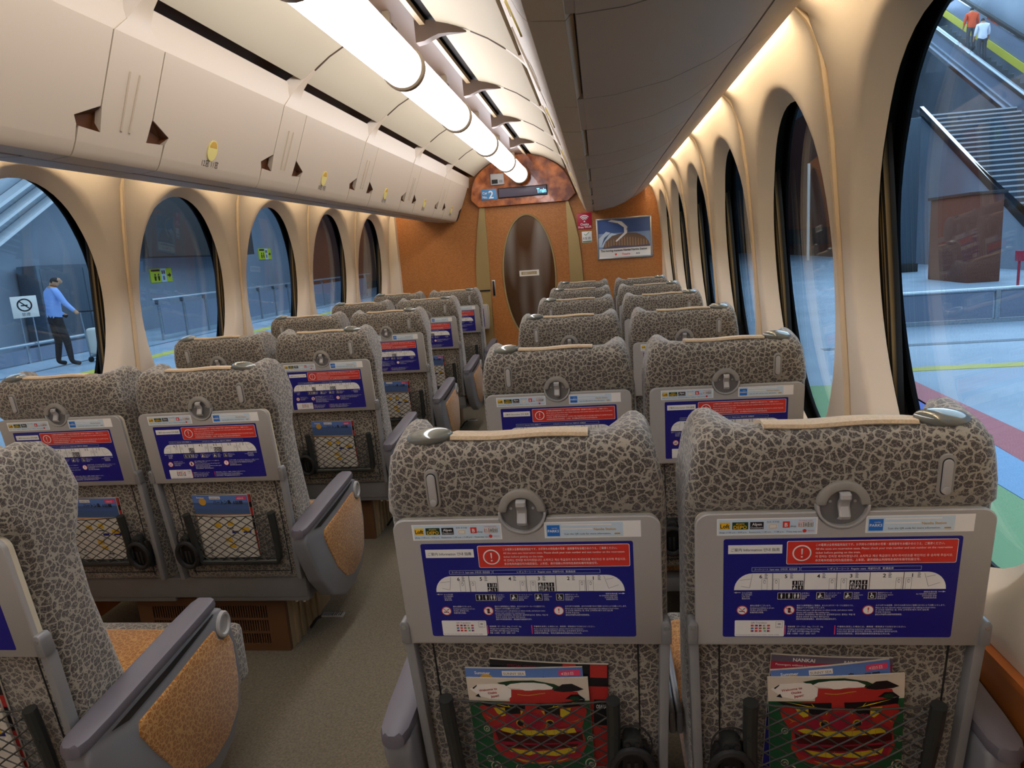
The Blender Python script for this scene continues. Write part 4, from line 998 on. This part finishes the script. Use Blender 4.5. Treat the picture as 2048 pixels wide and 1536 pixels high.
def darkmag(b, w, H):
    strip(b, w, H-.05, H-.0005, 'ink', 0); strip(b, w, 0, H-.05, 'magred', 0); b.rect(w*.12, w*.49, H-.03, H-.001, 'magred', 1); b.text('OSAKA', w*.4, w*.49, H-.1, .012, 'white', 1, bold=True)
    b.text('SPECIAL GUIDE', -w*.35, w*.05, H-.014, .008, 'crimson', 1)
    b.rect(w*.38, w*.5, H-.14, H-.08, 'ink', 1)
def railmag(b, w, H):
    strip(b, w, H-.014, H-.0005, 'violet', 0); strip(b, w, H-.040, H-.014, 'crimson', 0); strip(b, w, 0, H-.040, 'navy', 0)
    b.text('NANKAI', -w*.32, w*.02, H-.012, .010, 'stone_white', 2, bold=True); b.text('RAIL PASS', w*.1, w*.42, H-.012, .008, 'stone_white', 2)
    b.text('Passengers without a reserved seat ticket', -w*.46, w*.46, H-.022, .006, 'stone_white', 2); b.text('特急券をお持ちください', -w*.2, w*.2, H-.034, .007, 'stone_white', 2); b.text('!大きな手荷物', -w*.45, w*.1, H-.055, .012, 'stone_white', 2, bold=True)
R0, RW, L0 = seats['Ra', 0], seats['Rw', 0], seats['La', 0]
mag(R0, .010, darkmag, .222, .372, .612, -.0095, -.05, 'magazine', 'dark red and black booklet hindmost in the nearest right aisle seat pocket', group='booklets in the seat pockets')
mag(R0, -.022, island, .222, .370, .602, -.0045, .02, 'magazine', 'blue travel leaflet between dark booklet and lion cover in the nearest right aisle seat pocket', group='booklets in the seat pockets')
mag(R0, -.018, lion, .230, .366, .582, .0005, .015, 'magazine', 'booklet with red lion dance mask cover in the nearest right aisle seat pocket', group='booklets in the seat pockets')
mag(RW, -.005, railmag, .205, .372, .628, -.0095, -.035, 'magazine', 'navy and crimson railway leaflet in the nearest right window seat pocket', group='booklets in the seat pockets')
mag(RW, .030, island, .200, .372, .615, -.0045, .13, 'magazine', 'pale blue leaflet tilted behind the lion cover in the nearest right window seat pocket', group='booklets in the seat pockets')
mag(RW, .020, lion, .230, .366, .594, .0005, .05, 'magazine', 'tilted booklet with red lion dance mask cover in the nearest right window seat pocket', group='booklets in the seat pockets')
P0 = None
for key, where in ((('La', 0), 'nearest left aisle seat'), (('La', 1), 'second row left aisle seat'), (('Lw', 1), 'second row left window seat'), (('La', 2), 'third row left aisle seat'), (('La', 3), 'fourth row left aisle seat'), (('La', 4), 'fifth row left aisle seat')):
    s = seats[key]; sg = -.01 if key[0] == 'La' else .02
    mag(s, sg, darkmag, .200, .375, .612, -.0095, -.04, 'magazine', 'dark red booklet hindmost in the pocket of the '+where, group='booklets in the seat pockets')
    mag(s, sg-.008, island, .205, .372, .610, -.0045, -.02, 'magazine', 'blue travel leaflet in the pocket of the '+where, group='booklets in the seat pockets')
    mag(s, sg+.0, timetable, .200, .366, .530, .0005, 0, 'magazine', 'white leaflet with yellow patches behind the net of the '+where, group='booklets in the seat pockets')

# corner posts between the side walls and the end wall
for i, sd in ((4, -1), (5, 1)):
    MB().loft([[(sd*(1.335 if sd < 0 else 1.388), YE-.03, z), (sd*1.50, YE-.03, z), (sd*1.50, YE, z), (sd*(1.325 if sd < 0 else 1.38), YE, z)] for z in (.59, 1.85)], 'cream_wall').build('trim_%d' % i, kind='structure')
# ------------------------------------------------------------------ the station outside
def G(o, **t):
    for k, v in t.items(): o[k] = v
    return o
pl = MB().box(-14, -1.72, -4, 62, -.30, FLOOR, 'platform').build('floor', kind='structure', label='pale blue station platform outside the left windows')
MB().box(-7.75, -7.40, -4, 62, FLOOR, FLOOR+.006, 'floor_yellow').build('tactile_strip', pl)
MB().box(-9.0, -8.9, -4, 62, FLOOR, FLOOR+.005, 'floor_dark').build('floor_joint', pl)
w = MB().box(-12.6, -12.2, 2, 28.2, FLOOR, 7, 'ext_wall').build('wall_platform_left', kind='structure')
MB().box(-12.6, -12.2, 28.2, 62, FLOOR+.4, 7, 'ext_brown').build('wall_panel', w); MB().box(-12.6, -12.15, 28.2, 62, FLOOR, FLOOR+.4, 'ext_dark').build('wall_plinth', w)
MB().box(-12.19, -11.2, 17.4, 23.2, 1.95, 6, 'ext_dark').build('trim_6', kind='structure')
MB().box(-14, 16, 60, 62, FLOOR, 12, 'ext_wall_dark').build('wall_station_end', kind='structure')
c = empty('cabinet', (-11.88, 15.4, FLOOR), label='dark grey station cabinet standing against the wall outside the left window', category='cabinet')
MB().rbox(-.25, .25, -1.38, 1.36, 0, 1.90, 'ext_wall_dark', .02).build('body', c)
b = MB(); b.rbox(.245, .265, -1.30, -.02, .08, 1.82, 'ext_wall_dark', .008); b.build('door', c); b = MB(); b.rbox(.245, .265, .02, 1.28, .08, 1.82, 'ext_wall_dark', .008); b.build('door', c)
# no smoking sign on two thin posts
n = empty('no_smoking_sign', (-10.2, 11.95, FLOOR), label='white no smoking sign on two thin posts outside the left window', category='sign')
vx = Vector((.66, .75, 0)).normalized()     # the board faces the train at an angle
def NS(a, z, d): return (vx.x*a+vx.y*d, vx.y*a-vx.x*d, z-FLOOR)
b = MB(); bprism(b, [(-.21, .80), (.21, .80), (.21, 1.21), (-.21, 1.21)], NS, -.01, .012, 'stone_white', .004); b.build('board', n)
for a in (-.10, .10): b = MB(); b.tube([NS(a, FLOOR, -.015), NS(a, 1.1, -.015)], .012, 'ext_steel', 8); b.build('post', n)
p = Print(NS, .0125); p.disc(0, 1.04, .125, 'ink', 0, 32); p.disc(0, 1.04, .098, 'stone_white', 1, 32); p.rect(-.06, .05, 1.02, 1.045, 'ink', 2); p.line(-.08, 1.12, .08, .96, .022, 'ink', 2); p.text('禁煙', -.09, .09, .835, .07, 'ink', 1, 'C'); p.build('sign_print', n, fix=False, smooth=False)
# low barrier wall with steel top
lb = empty('low_barrier', (-10.2, 11.5, FLOOR), label='low pale barrier with steel top rail on the left platform', category='barrier')
MB().box(-.02, .02, -2.6, 2.4, .02, .28, 'ext_panel').build('panel', lb); b = MB(); b.tube([(0, -2.6, .36), (0, 2.5, .36)], .035, 'ext_steel', 8); b.build('top_rail', lb)
for y in (-1.6, .3, 2.2): MB().rbox(-.03, .03, y-.03, y+.03, 0, .36, 'ext_steel', .005).build('post', lb)
# long railing with posts and panels
ra = empty('platform_railing', (-9.4, 20, FLOOR), label='steel railing with posts and grey panels along the left platform', category='railing')
b = MB(); b.tube([(0, -5.4, .96), (0, 10, .96)], .028, 'ext_steel', 8); b.build('top_rail', ra)
for i in range(16):
    y = -5.2+.97*i; b = MB(); b.box(-.025, .025, y-.02, y+.02, 0, .86, 'ext_steel'); b.box(-.06, .02, y-.02, y+.02, .84, .96, 'ext_wall_dark'); b.build('post', ra)
    if i < 15: MB().box(-.008, .008, y+.06, y+.91, .12, .80, 'ext_panel').build('panel', ra)
# yellow way signs on the wall
for (ya, yb, za, zb), L in (((18.73, 19.75, 1.24, 1.64), 'yellow pictogram wall sign in the second left window'), ((25.45, 26.45, 1.78, 2.20), 'yellow pictogram wall sign in the third left window, farther away')):
    o = MB().box(-12.2, -12.17, ya, yb, za, zb, 'limeyellow').build('wall_sign', label=L, category='sign'); W_ = yb-ya; H_ = zb-za
    p = Print(lambda a, z, d: (-12.17+d*8, ya+a*W_, za+z*H_)); p.rect(.48, .72, 0, 1, 'sky', 0); p.rect(.04, .44, .80, .94, 'ink', 1)
    for a in (.20, .36): p.disc(a, .56, .035, 'ink', 1, 12, ry=.08); p.poly([(a-.05, .45), (a+.05, .45), (a+.03, .12), (a-.03, .12)], 'ink', 1)
    p.rect(.52, .58, .6, .85, 'ink', 1); p.rect(.61, .67, .6, .85, 'ink', 1); p.rect(.55, .64, .15, .45, 'inkgrey', 1); p.poly([(.78, .55), (.86, .55), (.86, .70), (.96, .48), (.86, .28), (.86, .42), (.78, .42)], 'ink', 1)
    p.build('sign_print', o, fix=False, smooth=False)
# blue hanging banner near the far railing
MB().rbox(-12.19, -12.14, 22.9, 23.5, 1.55, 2.75, 'floor_blue', .01).build('hanging_banner', label='narrow blue hanging banner on the left platform wall', category='banner')
# rising escalator flank seen in the nearest left window
e = empty('sloping_gallery', (-11.6, 13.5, 2.6), label='pale sloping escalator underside with bright edge strips, high outside the nearest left window', category='escalator')
for i, (dz, th_, m) in enumerate(((0, .07, 'nosing'), (.34, .06, 'nosing'), (.66, .07, 'nosing'))):
    MB().prism([(-3, -1.75+dz), (3.0, 1.75+dz), (3.0, 1.75+dz+th_), (-3, -1.75+dz+th_)], lambda a, z, d: (d, a, z), 0, .30, m).build('edge_strip', e)
MB().prism([(-3, -1.70), (3.0, 1.80), (3.0, 3.2), (-3, -.3)], lambda a, z, d: (d, a, z), -.25, -.02, 'ext_steel').build('flank_panel', e)

# --- right side
pr = MB().box(1.72, 24, -6, 62, -.30, FLOOR, 'platform').build('floor', kind='structure', label='blue station platform with coloured floor graphics outside the right windows')
def fl(P, m, nm, z=.004): return MB().prism(P, lambda a, c, d: (a, c, FLOOR+d), 0, z, m).build(nm, pr)
fl([(3.20, -2), (3.53, -2), (3.53, 4.84), (3.60, 7.1), (3.38, 7.1), (3.18, 4.22)], 'floor_red', 'red_band')
fl([(2.82, -2), (3.20, -2), (3.18, 4.22), (3.26, 5.2), (2.86, 5.2)], 'floor_sky', 'sky_band'); fl([(2.86, 5.2), (3.26, 5.2), (3.38, 6.6), (2.95, 6.6)], 'floor_blue', 'blue_band')
fl([(2.30, -2), (2.82, -2), (2.86, 6.6), (2.3, 6.6)], 'floor_green', 'green_band'); fl([(1.9, 3.9), (2.3, 3.9), (2.3, 6.6), (1.9, 6.6)], 'floor_sky', 'sky_patch')
fl([(3.6, 7.08), (11, 7.16), (11, 7.36), (3.6, 7.28)], 'floor_yellow', 'tactile_strip'); fl([(3.4, 8.6), (11, 8.6), (11, 8.75), (3.4, 8.75)], 'floor_dark', 'floor_joint')
fl([(6.2, 9.6), (12, 8.6), (12, 9.3), (7.0, 10.1)], 'floor_dark', 'dark_band')  # slanted darker band on the platform floor
gb = empty('glass_barrier', (7, 10.3, FLOOR), label='low glass barrier with steel rail and posts on the right platform', category='barrier')
b = MB(); b.tube([(-2.3, 0, .46), (3.6, 0, .46)], .03, 'ext_steel', 8); b.build('top_rail', gb); b = MB(); b.box(-2.3, 3.6, -.05, .05, 0, .05, 'ext_steel'); b.build('bottom_rail', gb)
for i in range(5):
    x = -2.2+1.4*i; MB().rbox(x-.03, x+.03, -.03, .03, .04, .46, 'ext_steel', .005).build('post', gb)
    if i < 4: MB().box(x+.05, x+1.35, -.01, .01, .06, .43, 'ext_panel').build('panel', gb)
k_ = empty('kiosk', (9.4, 17.9, FLOOR), label='reddish brown cabinet with maroon top panel outside the nearest right window', category='cabinet')
MB().rbox(-.35, .35, -.95, .95, 0, 1.95, 'ext_brown', .02).build('body', k_); MB().rbox(-.40, .40, -1.0, 1.0, 1.95, 2.02, 'ext_dark', .01).build('top', k_)
c_ = empty('column', (9.8, 22.6, FLOOR), label='dark square column behind the brown cabinet outside the right window', category='column')
MB().rbox(-.35, .35, -.5, .5, 0, 4.4, 'ext_wall_dark', .03).build('shaft', c_); MB().rbox(-.39, .39, -.54, .54, 0, .25, 'ext_dark', .02).build('base', c_)
ps = empty('signpost', (9.0, 14.9, FLOOR), label='slim maroon post with small sign on the right platform', category='sign')
b = MB(); b.tube([(0, 0, 0), (0, 0, .62)], .025, 'crimson', 8); b.build('post', ps); MB().rbox(-.02, .02, -.12, .12, .55, .75, 'crimson', .004).build('plate', ps)
# far brown wall with a white pole
fw_ = MB().box(13, 13.5, 33, 62, FLOOR, 8, 'ext_brown').build('wall_platform_right', kind='structure'); MB().box(16.8, 17.2, 14, 62, FLOOR, 12, 'ext_wall').build('wall_panel', fw_)
MB().box(12.8, 13.0, 33, 62, .6, 1.5, 'ext_dark').build('sign_band', fw_)
b = MB(); b.tube([(0, 0, 0), (0, 0, 4.6)], .07, 'stone_white', 10); b.build('shaft', (lambda o: o)(empty('lamp_pole', (11, 35.9, FLOOR), label='tall white pole before the far brown wall in a right window', category='pole')))
# stair flight
SL_ = .618; st = empty('stairs', (13.4, 23.2, FLOOR), label='station stairs with white nosings and bright steel stringer outside the right window', category='stairs')
def stz(y): return 1.33+(y-20.24)*SL_
nst = 31; y_ = 18.0; run = .275
for i in range(nst):
    yy = 18.0+run*i; zz = stz(yy)-.10
    if zz < FLOOR: continue
    b = MB(); b.box(-1.35, 1.5, yy-23.2, yy+run+.04-23.2, zz-.17-FLOOR, zz-FLOOR, 'step_grey'); b.box(-1.35, 1.5, yy-.008-23.2, yy+.045-23.2, zz-.045-FLOOR, zz+.004-FLOOR, 'nosing'); b.build('step', st)
MB().prism([(17.2, FLOOR), (26.4, FLOOR), (26.4, stz(26.4)-.1), (18.0, stz(18.0)-.1), (17.9, FLOOR)], lambda a, z, d: (d-13.4, a-23.2, z-FLOOR), 11.96, 12.04, 'ext_wall').build('side_wall', st)
MB().prism([(17.6, stz(17.6)-.16), (26.4, stz(26.4)-.16), (26.4, stz(26.4)+.12), (17.6, stz(17.6)+.12)], lambda a, z, d: (d-13.4, a-23.2, z-FLOOR), 11.90, 12.02, 'chrome').build('stringer', st)
MB().box(-1.4, 1.5, 3.2, 6.0, stz(26.4)-.3, stz(26.4)-.1, 'ext_wall').build('landing', st)
# escalator with two riders
es = empty('escalator', (15.6, 28, FLOOR), label='rising escalator with steel edged side panels behind the stairs outside the right window', category='escalator')
def ez(y, z0): return z0+(y-26)*.605-FLOOR
def epan(nm, ya, yb, lo, hi, x0, x1, m):
    return MB().prism([(ya, ez(ya, lo)), (yb, ez(yb, lo)), (yb, ez(yb, hi)), (ya, ez(ya, hi))], lambda a, z, d: (d-15.6, a-28, z), x0, x1, m).build(nm, es)
epan('side_panel', 18, 36, 4.25, 5.20, 15.0, 15.10, 'ext_panel'); epan('edge_strip', 18, 36, 4.20, 4.36, 14.95, 15.02, 'chrome'); epan('edge_strip', 18, 36, 4.52, 4.58, 14.96, 15.02, 'ext_steel'); epan('edge_strip', 18, 36, 5.12, 5.26, 14.93, 15.12, 'chrome')
for i in range(26):
    yy = 24+.4*i; b = MB(); b.box(-.45, .5, yy-28, yy+.42-28, ez(yy, 4.75)-.22, ez(yy, 4.75), 'step_grey'); b.box(.42, .5, yy-28, yy+.42-28, ez(yy, 4.75), ez(yy, 4.75)+.01, 'floor_yellow'); b.build('step', es)
epan('step_edge', 18, 36, 4.95, 5.25, 16.15, 16.18, 'floor_yellow'); epan('far_balustrade', 18, 36, 5.25, 6.0, 16.2, 16.24, 'ext_panel'); epan('handrail', 18, 36, 6.0, 6.12, 16.15, 16.28, 'rubber_dark'); epan('edge_strip', 18, 36, 5.95, 6.01, 16.15, 16.28, 'chrome')
epan('near_balustrade', 18, 36, 5.26, 5.30, 15.0, 15.06, 'ext_steel')

# ------------------------------------------------------------------ people outside
def person(name, loc, face, V, E, radii, region, label):
    """one continuous skinned body; face is the heading in degrees, region picks the cloth at each point"""
    me = bpy.data.meshes.new('body'); me.from_pydata(V, E, []); ob = bpy.data.objects.new('tmp', me); COL.objects.link(ob)
    ob.modifiers.new('skin', 'SKIN').use_smooth_shade = True
    for i, r in enumerate(radii): me.skin_vertices[0].data[i].radius = r if isinstance(r, tuple) else (r, r)
    me.skin_vertices[0].data[0].use_root = True
    sd_ = ob.modifiers.new('sub', 'SUBSURF'); sd_.levels = 2; sd_.render_levels = 2
    dg = bpy.context.evaluated_depsgraph_get(); m2 = bpy.data.meshes.new_from_object(ob.evaluated_get(dg)); bpy.data.objects.remove(ob)
    m2.name = name; m2.materials.clear(); names = []
    for p in m2.polygons:
        k = region(p.center)
        if k not in names: names.append(k); m2.materials.append(MATS[k])
        p.material_index = names.index(k); p.use_smooth = True
    o = mkobj(name, m2, None, loc, label=label, category='person'); o.rotation_euler = (0, 0, math.radians(face)); return o
BASE_E = [(0, 1), (1, 2), (2, 3), (3, 4), (4, 5), (2, 6), (6, 7), (7, 8), (8, 9), (2, 10), (10, 11), (11, 12), (12, 13), (0, 14), (14, 15), (15, 16), (16, 17), (0, 18), (18, 19), (19, 20), (20, 21), (4, 22)]
RAD = [(.15, .11), (.145, .105), (.16, .11), .055, (.078, .088), (.072, .082), .066, .05, .034, (.042, .02), .066, .05, .034, (.042, .02), .092, .066, .043, (.045, .032), .092, .066, .043, (.045, .032), .016]
def man_region(c):
    if c.z > 1.49: return 'hair' if c.y < .13 or c.z > 1.57 else 'skin'
    if c.z > 1.40: return 'skin'
    if c.z < .90 and not (abs(c.x) > .22 and c.z > .80): return 'trouser_black'
    if (c-Vector((.45, .22, .92))).length < .09 or (c-Vector((-.16, .27, .86))).length < .08: return 'skin'
    return 'shirt_blue'
person('person', (-8.86, 11.08, FLOOR), -30, [(0, 0, .90), (0, .01, 1.10), (0, .03, 1.28), (.01, .06, 1.42), (.03, .10, 1.51), (.035, .12, 1.585),
        (-.19, .03, 1.33), (-.25, .08, 1.08), (-.20, .20, .92), (-.16, .27, .86), (.19, .03, 1.33), (.29, .10, 1.12), (.40, .19, .97), (.45, .22, .92),
        (-.09, 0, .84), (-.11, .03, .46), (-.13, -.03, .08), (-.15, .11, .035), (.09, 0, .84), (.15, .07, .46), (.23, .06, .08), (.30, .18, .035), (.05, .215, 1.50)], BASE_E, RAD, man_region,
        'person in light blue shirt and black trousers pushing a trolley on the left platform')
t_ = empty('luggage_trolley', (-8.50, 11.42, FLOOR), label='small luggage trolley with white bag in front of the man on the left platform', category='trolley')
for a in (-.13, .13):
    b = MB(); b.tube([(a, 0, .93), (a, .03, .5), (a, .06, .08)], .012, 'ext_steel', 8); b.build('upright', t_); b = MB(); b.tube([(a-.02, .06, .05), (a+.02, .06, .05)], .05, 'rubber_dark', 14); b.build('wheel', t_)
b = MB(); b.tube([(-.15, -.01, .94), (.15, -.01, .94)], .014, 'rubber_dark', 8); b.build('handle', t_); MB().rbox(-.15, .15, .05, .32, .09, .12, 'ext_steel', .01).build('base_plate', t_)
b = MB(); b.rbox(-.17, .17, .06, .30, .13, .62, 'stone_white', .05, 3); b.v = [(x*(1-.25*max(0, z-.4)), y, z) for x, y, z in b.v]; b.build('bag', t_)
def esc_region(sh, tr):
    def f(c):
        if c.z > 1.47: return 'hair' if c.y < .07 else 'skin'
        if c.z > 1.40: return 'skin'
        if c.z < .86 and not (abs(c.x) > .235 and c.z > .78): return tr
        if abs(c.x) > .20 and c.z < .98: return 'skin'
        return sh
    return f
STAND = [(0, 0, .90), (0, 0, 1.10), (0, .01, 1.28), (0, .02, 1.42), (0, .03, 1.52), (0, .03, 1.60), (-.19, 0, 1.33), (-.24, .02, 1.08), (-.25, .10, .88), (-.25, .15, .80), (.19, 0, 1.33), (.24, .02, 1.08), (.25, .12, .88), (.25, .17, .80),
         (-.09, 0, .84), (-.10, .02, .46), (-.10, -.02, .08), (-.11, .11, .035), (.09, 0, .84), (.10, .02, .46), (.10, -.02, .08), (.11, .11, .035), (0, .12, 1.51)]
person('person', (15.72, 31.2, ez(31.2, 4.75)+FLOOR), 0, STAND, BASE_E, RAD, esc_region('shirt_orange', 'trouser_grey'), 'person in orange shirt riding up the escalator outside the nearest right window')
person('person', (15.55, 30.0, ez(30.0, 4.75)+FLOOR), 0, STAND, BASE_E, RAD, esc_region('shirt_white', 'trouser_grey'), 'person in white shirt and dark trousers on the escalator, below the orange shirt')
